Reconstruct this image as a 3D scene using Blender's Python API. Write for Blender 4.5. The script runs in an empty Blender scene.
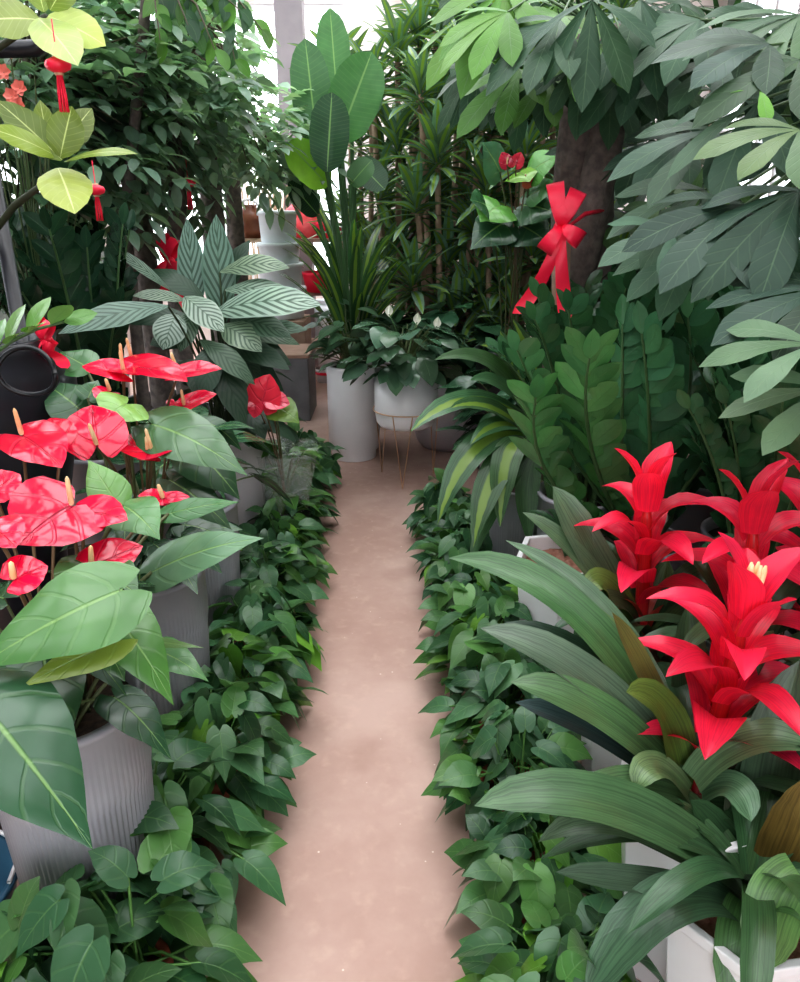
import bpy, math, random
from mathutils import Vector, Matrix
R = random.Random(11)
V = Vector
PITCH, CH, FPX = math.radians(21), 1.5, 756.0
SP, CP = math.sin(PITCH), math.cos(PITCH)
CAM = V((0, 0, CH))
UP = V((0, 0, 1))
col = bpy.context.scene.collection

def ray(px, py):
    u, v = (px - 400) / FPX, (491 - py) / FPX
    return V((u, CP + SP * v, -SP + CP * v))
def at(px, py, Y):
    d = ray(px, py)
    return CAM + d * (Y / d.y)
def atz(px, py, z):
    d = ray(px, py)
    return CAM + d * ((z - CH) / d.z)
def dep(p):                       # depth along the optical axis
    q = p - CAM
    return q.y * CP - q.z * SP

# ------------------------------------------------------------------ materials
def nd(nt, t, **kw):
    n = nt.nodes.new(t)
    for k, v in kw.items():
        if k in n.inputs.keys(): n.inputs[k].default_value = v
        else: setattr(n, k, v)
    return n
def mth(nt, op, a, b=None, clamp=False):
    n = nt.nodes.new('ShaderNodeMath'); n.operation = op; n.use_clamp = clamp
    for i, x in enumerate((a, b)):
        if x is None: continue
        if isinstance(x, (int, float)): n.inputs[i].default_value = x
        else: nt.links.new(x, n.inputs[i])
    return n.outputs[0]
def mixc(nt, f, a, b, mode='MIX'):
    n = nt.nodes.new('ShaderNodeMix'); n.data_type = 'RGBA'; n.blend_type = mode
    for s, x in ((0, f), (6, a), (7, b)):
        if isinstance(x, (int, float)): n.inputs[s].default_value = x
        elif isinstance(x, tuple): n.inputs[s].default_value = (*x, 1)
        else: nt.links.new(x, n.inputs[s])
    return n.outputs[2]
def ramp(nt, x, lo, hi):          # 0 below lo, 1 above hi
    n = nt.nodes.new('ShaderNodeMapRange'); n.interpolation_type = 'SMOOTHSTEP'
    n.inputs[1].default_value = lo; n.inputs[2].default_value = hi
    nt.links.new(x, n.inputs[0])
    return n.outputs[0]

def leafmat(name, rough=.35, streak=0, transl=.18, rib=.55, ribcol=(.35, .5, .2), vein=.18, nv=7, slope=1.6, stripe=None, herring=None, spec=.5, bump=.25, coat=0):
    m = bpy.data.materials.new(name); m.use_nodes = True
    nt = m.node_tree; nt.nodes.clear()
    out = nd(nt, 'ShaderNodeOutputMaterial')
    a = nd(nt, 'ShaderNodeAttribute', attribute_name='tint')
    uv = nd(nt, 'ShaderNodeUVMap', uv_map='UVMap')
    sx = nd(nt, 'ShaderNodeSeparateXYZ'); nt.links.new(uv.outputs[0], sx.inputs[0])
    u, v = sx.outputs[0], sx.outputs[1]
    au = mth(nt, 'ABSOLUTE', mth(nt, 'SUBTRACT', u, .5))
    ribm = mth(nt, 'SUBTRACT', 1.0, ramp(nt, au, .008, .03))
    lat = mth(nt, 'SINE', mth(nt, 'MULTIPLY', mth(nt, 'SUBTRACT', v, mth(nt, 'MULTIPLY', au, slope * .3)), nv * 6.283))
    latm = ramp(nt, lat, .82, 1.0)
    tc = nd(nt, 'ShaderNodeTexCoord')
    nz = nd(nt, 'ShaderNodeTexNoise', Scale=14.0, Detail=3.0); nt.links.new(tc.outputs['Object'], nz.inputs['Vector'])
    base = mixc(nt, 1.0, a.outputs['Color'], mixc(nt, nz.outputs[0], (.68, .7, .72), (1.3, 1.28, 1.22)), 'MULTIPLY')
    if streak:
        cx = nd(nt, 'ShaderNodeCombineXYZ'); nt.links.new(mth(nt, 'MULTIPLY', u, 26), cx.inputs[0]); nt.links.new(mth(nt, 'MULTIPLY', v, 1.6), cx.inputs[1])
        sn = nd(nt, 'ShaderNodeTexNoise', Scale=1.0, Detail=3.0); nt.links.new(cx.outputs[0], sn.inputs['Vector'])
        base = mixc(nt, streak, base, mixc(nt, 1.0, base, mixc(nt, ramp(nt, sn.outputs[0], .3, .7), (.5, .5, .5), (1.6, 1.6, 1.5)), 'MULTIPLY'))
    if herring:
        h = mth(nt, 'SINE', mth(nt, 'MULTIPLY', mth(nt, 'SUBTRACT', v, mth(nt, 'MULTIPLY', au, .62)), 9 * 6.283))
        hm = mth(nt, 'MULTIPLY', ramp(nt, h, -.1, .5), ramp(nt, au, .5, .40))
        base = mixc(nt, mth(nt, 'MULTIPLY', hm, .8), base, herring)
    if stripe:
        wob = mth(nt, 'ADD', au, mth(nt, 'MULTIPLY', mth(nt, 'SUBTRACT', nz.outputs[0], .5), .12))
        base = mixc(nt, mth(nt, 'SUBTRACT', 1.0, ramp(nt, wob, .13, .2)), base, stripe)
    if vein: base = mixc(nt, mth(nt, 'MULTIPLY', latm, vein), base, ribcol)
    base = mixc(nt, mth(nt, 'MULTIPLY', ribm, rib), base, ribcol)
    p = nd(nt, 'ShaderNodeBsdfPrincipled', Roughness=rough)
    p.inputs['Specular IOR Level'].default_value = spec
    p.inputs['Coat Weight'].default_value = coat; p.inputs['Coat Roughness'].default_value = .12
    nt.links.new(base, p.inputs['Base Color'])
    if bump:
        hgt = mth(nt, 'SUBTRACT', mth(nt, 'MULTIPLY', nz.outputs[0], .6), mth(nt, 'ADD', mth(nt, 'MULTIPLY', latm, .5), ribm))
        b = nd(nt, 'ShaderNodeBump', Strength=bump, Distance=.004); nt.links.new(hgt, b.inputs['Height'])
        nt.links.new(b.outputs[0], p.inputs['Normal'])
    t = nd(nt, 'ShaderNodeBsdfTranslucent'); nt.links.new(mixc(nt, 1.0, base, (1.3, 1.45, .85), 'MULTIPLY'), t.inputs[0])
    mx = nd(nt, 'ShaderNodeMixShader', Fac=transl); nt.links.new(p.outputs[0], mx.inputs[1]); nt.links.new(t.outputs[0], mx.inputs[2])
    nt.links.new(mx.outputs[0], out.inputs[0])
    return m

def mat(name, c, rough=.5, c2=None, scale=8, metal=0, spec=.5, bump=0, transl=0, alpha=1, attr=False):
    m = bpy.data.materials.new(name); m.use_nodes = True
    nt = m.node_tree; p = nt.nodes['Principled BSDF']
    p.inputs['Roughness'].default_value = rough; p.inputs['Metallic'].default_value = metal
    p.inputs['Specular IOR Level'].default_value = spec; p.inputs['Alpha'].default_value = alpha
    tc = nd(nt, 'ShaderNodeTexCoord'); nz = nd(nt, 'ShaderNodeTexNoise', Scale=float(scale), Detail=5.0)
    nt.links.new(tc.outputs['Object'], nz.inputs['Vector'])
    if attr:
        a = nd(nt, 'ShaderNodeAttribute', attribute_name='tint'); c = a.outputs['Color']
        o = mixc(nt, 1.0, c, mixc(nt, nz.outputs[0], (.75, .75, .75), (1.2, 1.2, 1.2)), 'MULTIPLY')
    else:
        o = mixc(nt, ramp(nt, nz.outputs[0], .3, .7), c, c2 or tuple(x * .82 for x in c))
    nt.links.new(o, p.inputs['Base Color'])
    if bump:
        b = nd(nt, 'ShaderNodeBump', Strength=bump, Distance=.01); nt.links.new(nz.outputs[0], b.inputs['Height']); nt.links.new(b.outputs[0], p.inputs['Normal'])
    if transl: p.inputs['Transmission Weight'].default_value = transl
    return m

def floormat():
    m = bpy.data.materials.new('painted_floor'); m.use_nodes = True
    nt = m.node_tree; p = nt.nodes['Principled BSDF']; p.inputs['Roughness'].default_value = .62
    p.inputs['Specular IOR Level'].default_value = .25
    tc = nd(nt, 'ShaderNodeTexCoord')
    n1 = nd(nt, 'ShaderNodeTexNoise', Scale=1.7, Detail=6.0, Roughness=.6); n2 = nd(nt, 'ShaderNodeTexNoise', Scale=24.0, Detail=4.0)
    n3 = nd(nt, 'ShaderNodeTexVoronoi', Scale=16.0)
    for n in (n1, n2, n3): nt.links.new(tc.outputs['Object'], n.inputs['Vector'])
    c = mixc(nt, ramp(nt, n1.outputs[0], .35, .68), (.44, .285, .24), (.56, .395, .345))
    c = mixc(nt, mth(nt, 'MULTIPLY', ramp(nt, n2.outputs[0], .5, .8), .3), c, (.66, .47, .40))
    n4 = nd(nt, 'ShaderNodeTexNoise', Scale=3.1, Detail=2.0); nt.links.new(tc.outputs['Object'], n4.inputs['Vector'])
    c = mixc(nt, mth(nt, 'MULTIPLY', ramp(nt, n4.outputs[0], .6, .72), .25), c, (.30, .17, .13))
    c = mixc(nt, mth(nt, 'SUBTRACT', 1.0, ramp(nt, n3.outputs['Distance'], .03, .055)), c, (.76, .64, .58))
    nt.links.new(c, p.inputs['Base Color'])
    b = nd(nt, 'ShaderNodeBump', Strength=.15, Distance=.004); nt.links.new(n2.outputs[0], b.inputs['Height']); nt.links.new(b.outputs[0], p.inputs['Normal'])
    return m

M = {}
M['pothos'] = leafmat('pothos_leaf', rough=.30, rib=.35, ribcol=(.20, .36, .12), vein=.10, nv=4)
M['anth'] = leafmat('anthurium_leaf', rough=.27, transl=.12, rib=.7, ribcol=(.22, .38, .12), vein=.10, nv=5, slope=1.6, bump=.4, coat=.15)
M['zz'] = leafmat('glossy_leaflet', rough=.2, transl=.08, rib=.25, ribcol=(.10, .2, .08), vein=.05)
M['pach'] = leafmat('palmate_leaflet', rough=.42, spec=.3, transl=.15, rib=.35, ribcol=(.18, .28, .16), vein=.10, nv=9, slope=1.0)
M['tree'] = leafmat('small_leaflet', rough=.30, transl=.42, rib=.3, ribcol=(.2, .32, .15), vein=0, bump=0)
M['drac'] = leafmat('striped_strap_leaf', rough=.27, streak=.6, transl=.22, rib=0, vein=0, stripe=(.20, .31, .06), bump=.05)
M['green'] = leafmat('plain_strap_leaf', rough=.36, streak=.5, transl=.3, rib=.15, ribcol=(.15, .25, .12), vein=0, bump=.1)
M['brom'] = leafmat('bromeliad_leaf', rough=.3, streak=.6, transl=.14, rib=.0, vein=0, bump=.12)
M['cala'] = leafmat('herringbone_leaf', rough=.4, transl=.12, rib=.5, ribcol=(.03, .08, .04), vein=0, herring=(.022, .06, .032), bump=.2)
M['strel'] = leafmat('paddle_leaf', rough=.38, transl=.3, rib=.8, ribcol=(.25, .42, .16), vein=.14, nv=20, slope=.5, bump=.2)
M['rubber'] = leafmat('pale_rubber_leaf', rough=.34, transl=.28, rib=.8, ribcol=(.75, .8, .4), vein=.12, nv=8, bump=.2)
M['spathe'] = leafmat('red_spathe', rough=.12, transl=.14, rib=.2, ribcol=(.85, .10, .20), vein=.12, nv=3, slope=2.6, bump=1.0, coat=.2)
M['bract'] = leafmat('red_bract', rough=.32, streak=.25, transl=.3, rib=0, vein=0, bump=.05)
M['spadix'] = mat('cream_spadix', (.85, .50, .25), .6, (.9, .68, .4), 40)
M['stem'] = mat('plant_stem', (.12, .2, .07), .5, attr=True)
M['bark'] = mat('tree_bark', (.10, .08, .075), .85, (.19, .15, .135), 30, bump=.8)
M['paleb'] = mat('pale_bark', (.30, .20, .15), .85, (.40, .28, .21), 25, bump=.6)
M['soil'] = mat('potting_soil', (.03, .02, .015), .95, (.09, .055, .04), 60, bump=1)
M['rsoil'] = mat('reddish_soil', (.30, .13, .09), .95, (.42, .22, .16), 60, bump=1)
M['gpot'] = mat('grey_ribbed_ceramic', (.40, .385, .42), .38, (.33, .32, .36), 5)
M['wpot'] = mat('white_ceramic', (.80, .78, .80), .3, (.74, .72, .74), 4)
M['dpot'] = mat('pale_lilac_ceramic', (.62, .57, .60), .45, (.55, .50, .54), 4)
M['tpot'] = mat('reddish_plastic', (.35, .09, .06), .5, (.30, .08, .05), 10)
M['bpot'] = mat('dark_plastic', (.03, .03, .035), .4)
M['black'] = mat('gloss_black', (.012, .012, .016), .3, (.02, .02, .028))
M['gold'] = mat('gold_wire', (.70, .45, .30), .4, (.65, .42, .28), 10, metal=.2)
M['red'] = mat('red_satin', (.95, .02, .075), .4, (.85, .015, .06), 12)
M['redbag'] = mat('red_plastic_bag', (.85, .04, .07), .3, (.9, .16, .18), 9)
M['bucket'] = mat('white_bucket_plastic', (.78, .82, .86), .4, (.72, .77, .82), 6)
M['rope'] = mat('red_rim_band', (.5, .08, .12), .5)
M['card'] = mat('brown_cardboard', (.42, .28, .22), .8, (.36, .23, .18), 12)
M['grey'] = mat('grey_metal', (.17, .17, .18), .6, (.13, .13, .14), 8)
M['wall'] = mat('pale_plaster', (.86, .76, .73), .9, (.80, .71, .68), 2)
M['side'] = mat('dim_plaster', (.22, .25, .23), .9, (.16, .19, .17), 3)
M['pole'] = mat('grey_steel_column', (.34, .30, .32), .6, (.28, .25, .27), 5)
M['frame'] = mat('window_frame_paint', (.75, .74, .76), .5)
M['white'] = mat('white_flower', (.85, .84, .76), .5, (.8, .8, .66), 20)
M['coral'] = mat('coral_petal', (.8, .16, .12), .5, (.85, .25, .2), 20)
M['orange'] = mat('orange_wood', (.55, .22, .06), .5)
M['blue'] = mat('blue_plastic', (.03, .10, .17), .4)
M['brown'] = mat('brown_glaze', (.16, .05, .03), .25, (.24, .09, .05), 6)
M['wick'] = mat('straw_wicker', (.55, .40, .28), .8, (.40, .28, .19), 40, bump=.6)
M['stone'] = mat('pale_stone', (.60, .57, .54), .9, (.42, .40, .38), 14, bump=.7)
M['floor'] = floormat()
def glassmat():
    m = bpy.data.materials.new('window_glass'); m.use_nodes = True
    p = m.node_tree.nodes['Principled BSDF']
    p.inputs['Transmission Weight'].default_value = 1; p.inputs['Roughness'].default_value = .02; p.inputs['IOR'].default_value = 1.1
    p.inputs['Base Color'].default_value = (.97, .98, 1, 1)
    return m
M['glass'] = glassmat()
def filmmat():
    m = bpy.data.materials.new('clear_film'); m.use_nodes = True
    nt = m.node_tree; p = nt.nodes['Principled BSDF']; p.inputs['Roughness'].default_value = .15
    p.inputs['Base Color'].default_value = (.85, .85, .85, 1); p.inputs['Alpha'].default_value = .25
    return m
M['film'] = filmmat()

# ------------------------------------------------------------------ mesh builder
def lerp_table(tab, t):
    for (a, x), (b, y) in zip(tab, tab[1:]):
        if t <= b:
            k = (t - a) / (b - a); k = k * k * (3 - 2 * k) * .5 + k * .5
            return x + (y - x) * k
    return tab[-1][1]
PROF = {
    'heart': [(0, .46), (.08, .86), (.2, 1), (.35, .95), (.55, .72), (.75, .40), (.9, .14), (1, 0)],
    'pothos': [(0, .45), (.1, .80), (.25, 1), (.45, .90), (.65, .64), (.83, .30), (.94, .09), (1, 0)],
    'spathe': [(0, .55), (.1, .92), (.25, 1), (.45, .95), (.65, .76), (.85, .40), (.95, .16), (1, 0)],
    'oval': [(0, .10), (.1, .5), (.25, .85), (.45, 1), (.65, .9), (.82, .6), (.94, .25), (1, 0)],
    'lance': [(0, .08), (.15, .5), (.35, .9), (.5, 1), (.7, .82), (.87, .42), (1, 0)],
    'obov': [(0, .06), (.2, .32), (.45, .72), (.65, 1), (.8, .92), (.92, .5), (1, 0)],
    'strap': [(0, .75), (.1, .85), (.4, 1), (.7, .92), (.85, .68), (.95, .32), (1, 0)],
    'drac': [(0, .45), (.15, .6), (.45, 1), (.7, .85), (.88, .45), (1, 0)],
    'bract': [(0, .7), (.2, .95), (.4, 1), (.65, .75), (.85, .38), (1, 0)],
    'paddle': [(0, .15), (.08, .55), (.2, .88), (.45, 1), (.7, .95), (.88, .68), (.96, .36), (1, 0)],
}
class MB:
    def __init__(s): s.v = []; s.f = []; s.uv = []; s.c = []
    def grid(s, pts, uvs, nr, nc, c, wrap=False):
        b = len(s.v); s.v.extend(pts)
        for i in range(nr - 1):
            for j in range(nc if wrap else nc - 1):
                j2 = (j + 1) % nc
                q = (b + i * nc + j, b + i * nc + j2, b + (i + 1) * nc + j2, b + (i + 1) * nc + j)
                s.f.append(q)
                uu = [uvs[k - b] for k in q]
                if wrap and j2 == 0: uu[1] = (1.0, uu[1][1]); uu[2] = (1.0, uu[2][1])
                s.uv.extend(uu); s.c.append(c)
    def blade(s, p0, p1, p2, w, nrm, prof='lance', n=8, m=1, fold=.15, curl=0, lobe=0, wave=0, c=(.05, .15, .05), roll=0, p3=None):
        tab = PROF[prof]
        L = (p1 - p0).length + (p2 - p1).length
        pts, uvs = [], []
        ph = R.random() * 6.28
        N = nrm
        for i in range(n + 1):
            t = i / n
            if lobe: t = t ** 1.3
            if p3 is None:
                C = p0 * (1 - t) ** 2 + p1 * (2 * t * (1 - t)) + p2 * t * t
                T = (p1 - p0) * (1 - t) + (p2 - p1) * t
            else:
                q = 1 - t
                C = p0 * q ** 3 + p1 * (3 * q * q * t) + p2 * (3 * q * t * t) + p3 * t ** 3
                T = (p1 - p0) * (q * q) + (p2 - p1) * (2 * q * t) + (p3 - p2) * (t * t)
            if T.length < 1e-7: T = p2 - p0
            T = T.normalized()
            S = T.cross(N)
            if S.length < 1e-3: S = T.cross(V((.3, .5, .8)))
            S.normalize(); Nn = S.cross(T)
            if roll:
                a = roll * t; S, Nn = S * math.cos(a) + Nn * math.sin(a), Nn * math.cos(a) - S * math.sin(a)
            ww = w * lerp_table(tab, t)
            for j in range(-m, m + 1):
                u = j / m; a = abs(u)
                P = C + S * (u * ww) + Nn * (fold * a * ww + curl * a * a * ww)
                if lobe and t < .5:
                    P = P - T * (lobe * L * math.sin(min(a, 1) * 2.1) * (1 - t / .5) ** 2)
                if wave: P = P + Nn * (wave * ww * a * math.sin(t * 11 + ph + u * 1.3))
                pts.append(P); uvs.append(((u + 1) / 2, t))
        s.grid(pts, uvs, n + 1, 2 * m + 1, c)
    def tube(s, pts, r, sides=6, c=(.12, .2, .07), cap=True):
        if not isinstance(r, (list, tuple)): r = [r] * len(pts)
        P, uvs = [], []; N = None
        for i, p in enumerate(pts):
            T = (pts[min(i + 1, len(pts) - 1)] - pts[max(i - 1, 0)])
            T = T.normalized() if T.length > 1e-9 else UP
            if N is None: N = T.orthogonal().normalized()
            N = (N - T * N.dot(T)); N = N.normalized() if N.length > 1e-6 else T.orthogonal().normalized()
            B = T.cross(N)
            for k in range(sides):
                a = 6.28318 * k / sides
                P.append(p + (N * math.cos(a) + B * math.sin(a)) * r[i]); uvs.append((k / sides, i / max(1, len(pts) - 1)))
        b = len(s.v)
        s.grid(P, uvs, len(pts), sides, c, wrap=True)
        if cap:
            for base in (b, b + (len(pts) - 1) * sides):
                f = tuple(base + k for k in range(sides)); s.f.append(f); s.uv.extend([(0, 0)] * sides); s.c.append(c)
    def lathe(s, prof, o=V((0, 0, 0)), seg=32, c=(1, 1, 1), ribs=0, rib_rows=None, rot=0, axis=None, ell=1):
        P, uvs = [], []
        for i, (r, z) in enumerate(prof):
            for k in range(seg):
                a = 6.28318 * k / seg + rot
                rr = r
                if ribs and (rib_rows is None or i in rib_rows): rr = r * (1 - (ribs if k % 4 >= 2 else 0))
                q = V((rr * math.cos(a), rr * math.sin(a) * ell, z))
                if axis is not None: q = axis @ q
                P.append(o + q); uvs.append((k / seg, i / max(1, len(prof) - 1)))
        s.grid(P, uvs, len(prof), seg, c, wrap=True)
    def disc(s, o, r, seg=24, c=(1, 1, 1), z=0, bumpy=0):
        P = []; uv = []
        for i in range(4):
            for k in range(seg):
                a = 6.28318 * k / seg; rr = max(1e-4, r * i / 3)
                P.append(o + V((rr * math.cos(a), rr * math.sin(a), z + (R.uniform(-bumpy, bumpy) if i else 0)))); uv.append((k / seg, i / 3))
        s.grid(P, uv, 4, seg, c, wrap=True)
    def box(s, lo, hi, c=(1, 1, 1), rz=0, o=None):
        b = len(s.v)
        for z in (lo[2], hi[2]):
            for x, y in ((lo[0], lo[1]), (hi[0], lo[1]), (hi[0], hi[1]), (lo[0], hi[1])):
                p = V((x, y, z))
                if rz: p = Matrix.Rotation(rz, 3, 'Z') @ p
                s.v.append(p + (o or V((0, 0, 0))))
        for q in ((0, 3, 2, 1), (4, 5, 6, 7), (0, 1, 5, 4), (1, 2, 6, 5), (2, 3, 7, 6), (3, 0, 4, 7)):
            s.f.append(tuple(b + k for k in q)); s.uv.extend([(0, 0), (1, 0), (1, 1), (0, 1)]); s.c.append(c)
    def ball(s, o, r, seg=10, rows=7, c=(1, 1, 1), sq=1):
        s.lathe([(max(1e-4, r * math.sin(math.pi * i / rows)), -r * sq * math.cos(math.pi * i / rows)) for i in range(rows + 1)], o, seg, c)
    def build(s, name, m, parent=None, smooth=True, bevel=0, solid=0):
        me = bpy.data.meshes.new(name)
        off = parent_loc(parent) if parent is not None else V((0, 0, 0))
        org = off
        if parent is None and s.v:      # a thing that is one mesh: origin at its base centre
            n = len(s.v); org = V((sum(p.x for p in s.v) / n, sum(p.y for p in s.v) / n, min(p.z for p in s.v)))
        me.from_pydata([tuple(p - org) for p in s.v], [], s.f)
        uvl = me.uv_layers.new(name='UVMap')
        flat = [x for q in s.uv for x in q]
        uvl.data.foreach_set('uv', flat)
        ca = me.color_attributes.new('tint', 'FLOAT_COLOR', 'CORNER')
        cc = []
        for f, c in zip(s.f, s.c): cc.extend([c[0], c[1], c[2], 1.0] * len(f))
        ca.data.foreach_set('color', cc)
        if smooth: me.polygons.foreach_set('use_smooth', [True] * len(me.polygons))
        me.materials.append(M[m]); me.update()
        o = bpy.data.objects.new(name, me); col.objects.link(o)
        if parent is not None: o.parent = parent
        else: o.location = org
        if bevel:
            b = o.modifiers.new('b', 'BEVEL'); b.width = bevel; b.segments = 2; b.limit_method = 'ANGLE'
        if solid:
            b = o.modifiers.new('s', 'SOLIDIFY'); b.thickness = solid; b.offset = 0
        return o
def parent_loc(o):
    p = V((0, 0, 0))
    while o is not None: p = p + o.location; o = o.parent
    return p
def tag(o, label, cat, group=None, kind=None):
    o['label'] = label; o['category'] = cat
    if group: o['group'] = group
    if kind: o['kind'] = kind
    return o
def thing(name, label, cat, loc=(0, 0, 0), group=None):
    o = bpy.data.objects.new(name, None); col.objects.link(o); o.location = loc; o.empty_display_size = .05
    return tag(o, label, cat, group)
def struct(o): o['kind'] = 'structure'; return o
def copy_tree(o, parent=None):
    c = o.copy(); col.objects.link(c); c.parent = parent
    for ch in list(o.children): copy_tree(ch, c)
    return c
def place(root, loc, rz=0, sc=1, label=None, group=None):
    c = copy_tree(root); c.location = loc; c.rotation_euler = (0, 0, rz); c.scale = (sc, sc, sc)
    if label: c['label'] = label
    if group: c['group'] = group
    return c
def jit(c, k=.2):
    f = 1 + R.uniform(-k, k); return (c[0] * f * (1 + R.uniform(-.1, .1)), c[1] * f, c[2] * f * (1 + R.uniform(-.1, .1)))
def rv(a=1): return V((R.uniform(-a, a), R.uniform(-a, a), R.uniform(-a, a)))
def tocam(p, k=.6, up=.6): return ((CAM - p).normalized() * k + UP * up).normalized()

# ------------------------------------------------------------------ setting
b = MB(); b.box((-3.2, -1.2, -.1), (3.2, 9.2, 0)); struct(b.build('floor', 'floor', None, False))
def glazed_wall(name, x, y0, y1, z0, z1, wn):
    b = MB(); X = (x, x + .1)
    b.box((X[0], -1.2, 0), (X[1], y0, 3.4)); b.box((X[0], y1, 0), (X[1], 9.2, 3.4)); b.box((X[0], y0, 0), (X[1], y1, z0)); b.box((X[0], y0, z1), (X[1], y1, 3.4))
    struct(b.build(name, 'side', None, False))
    b = MB(); b.box((x + .045, y0, z0), (x + .055, y1, z1)); w = struct(b.build(wn, 'glass', None, False))
    b = MB(); n = 5
    for i in range(n + 1):
        y = y0 + (y1 - y0 - .05) * i / n; b.box((x + .02, y, z0), (x + .08, y + .05, z1))
    for z in (z0, (z0 + z1) / 2, z1 - .05): b.box((x + .021, y0, z), (x + .079, y1, z + .05))
    f = b.build('window_frame', 'frame', None, False); f.parent = w; f.location = f.location - w.location
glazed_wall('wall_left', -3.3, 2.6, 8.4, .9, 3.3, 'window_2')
glazed_wall('wall_right', 3.2, 6.2, 8.4, .9, 3.3, 'window_3')  # unseen side window, added and sized for the light it lets in
# back wall with a wide window on its first half
BY = 8.6
wx0, wx1, wz0, wz1 = -3.0, -.55, .7, 3.3
b = MB()
b.box((-3.2, BY, 0), (wx0, BY + .12, 3.4)); b.box((wx1, BY, 0), (3.2, BY + .12, 3.4))
b.box((wx0, BY, 0), (wx1, BY + .12, wz0)); b.box((wx0, BY, wz1), (wx1, BY + .12, 3.4))
struct(b.build('wall_back', 'wall', None, False))
b = MB(); b.box((wx0, BY + .05, wz0), (wx1, BY + .06, wz1)); w1 = struct(b.build('window_1', 'glass', None, False))
b = MB()
for x in (wx0, wx0 + .65, wx0 + 1.3, wx1 - .05): b.box((x, BY + .02, wz0), (x + .05, BY + .09, wz1))
for z in (wz0, 1.9, wz1 - .05): b.box((wx0, BY + .021, z), (wx1, BY + .089, z + .05))
f = b.build('window_frame', 'frame', None, False); f.parent = w1; f.location = f.location - w1.location
for i, y in enumerate((1.5, 4.0, 6.5)):
    b = MB(); b.box((-3.2, y, 3.22), (3.2, y + .08, 3.34)); struct(b.build('trim_%d' % (i + 1), 'pole', None, False))
b = MB(); p = at(292, 60, 7.2); b.box((p.x - .13, 7.2, 0), (p.x + .10, 7.4, 3.4)); b.box((p.x - .15, 7.17, 0), (p.x + .12, 7.43, .1)); struct(b.build('trim_4', 'pole', None, False))

b = MB(); b.box((-3.2, -1.3, 0), (-.7, -1.2, 3.3)); b.box((.9, -1.3, 0), (3.2, -1.2, 3.3)); b.box((-.7, -1.3, 2.3), (.9, -1.2, 3.3)); struct(b.build('wall_front', 'side', None, False))  # unseen wall behind the camera, put in to block low front light
b = MB()  # unseen roof: opaque strips and gaps laid out to shape the overhead light
for (x0, x1) in ((-3.3, -2.7), (-1.6, -1.35), (-.12, .12), (1.25, 1.85), (2.15, 3.3)): b.box((x0, -1.3, 3.38), (x1, BY + .12, 3.46))
for k in range(9): b.box((-3.3, -1.3 + k * 1.1, 3.46), (3.3, -1.05 + k * 1.1, 3.52))
struct(b.build('ceiling', 'wall', None, False))
# ------------------------------------------------------------------ pots
def tall_pot(root, r, h, m, ribs=0, o=None, soil='soil', rim=.018, taper=.84, seg=None, name='pot', fill=.04):
    o = o if o is not None else parent_loc(root)
    seg = seg or (320 if ribs else 40)
    rows = [(.001, 0), (r * taper * .96, 0), (r * taper, .012), (r * taper * .25 + r * .75, h * .70), (r * .985, h * .74), (r * .985, h * .97), (r * 1.02, h * .975), (r * 1.02, h), (r * .93, h), (r * .90, h * .95), (r * .88, h - fill - .02), (.001, h - fill - .02)]
    b = MB(); b.lathe(rows, o, seg, ribs=ribs, rib_rows=(2, 3))
    p = b.build(name, m, root)
    b = MB(); b.disc(o, r * .9, z=h - fill, bumpy=.006); b.build('soil', soil, root)
    return p
def facet_pot(root, r, h, m, o, sides=6, rot=0, soil='rsoil', fill=.045):
    rows = [(.001, 0), (r * .62, 0), (r * .70, h * .04), (r * .97, h * .93), (r, h * .94), (r, h), (r * .88, h), (r * .86, h - .08), (.001, h - .08)]
    b = MB(); b.lathe(rows, o, sides, rot=rot); p = b.build('pot', m, root, smooth=False, bevel=.006)
    b = MB(); b.disc(o, r * .80, z=h - fill, bumpy=.008); b.build('soil', soil, root)

# ------------------------------------------------------------------ pothos along the path
def make_pothos(seed, label, r=.15, h=.2, nl=95):
    R.seed(seed)
    root = thing('pothos', label, 'potted plant')
    bb = MB(); bb.lathe([(.001, 0), (.055, 0), (.075, .10), (.082, .10), (.082, .118), (.07, .118), (.068, .10), (.001, .1)], V(), 20); bb.build('pot', 'tpot', root)
    lf, st = MB(), MB()
    for i in range(nl):
        a = R.uniform(0, 6.283); e = math.acos(R.uniform(-.12, 1)) if R.random() < .85 else R.uniform(1.2, 1.9)
        k = R.uniform(.72, 1.0) if i % 3 else R.uniform(.4, .75)
        rad = V((math.cos(a) * math.sin(e), math.sin(a) * math.sin(e), math.cos(e)))
        p = V((rad.x * r * k, rad.y * r * k, .10 + max(-.05, rad.z) * h * k))
        out = V((rad.x, rad.y, 0)) * .9 + rv(.5)
        d = (out + V((0, 0, R.uniform(-.75, .15)))).normalized()
        L = R.uniform(.065, .105)
        c = R.choice([(.072, .165, .062), (.055, .135, .06), (.095, .22, .062), (.035, .10, .045), (.08, .18, .09)])
        if R.random() < .08: c = (.14, .32, .05)
        nrm = (UP * .8 + rad * .6 + rv(.45)).normalized()
        lf.blade(p, p + d * L * .5 + UP * L * .12, p + d * L + V((0, 0, -L * .25)), L * R.uniform(.34, .42), nrm, 'pothos', 7, 2, fold=R.uniform(.1, .4), curl=-.15, lobe=.13, wave=.06, c=jit(c, .25))
        if i % 2 == 0:
            s0 = V((R.uniform(-.04, .04), R.uniform(-.04, .04), .1))
            st.tube([s0, (s0 + p) * .5 + UP * .03, p], .0022, 4, (.12, .26, .07), False)
    lf.build('foliage', 'pothos', root); st.build('stems', 'stem', root)
    return root
def ordinal(i): return ['first', 'second', 'third', 'fourth', 'fifth', 'sixth', 'seventh', 'eighth', 'ninth', 'tenth', 'eleventh', 'twelfth'][i]
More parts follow.
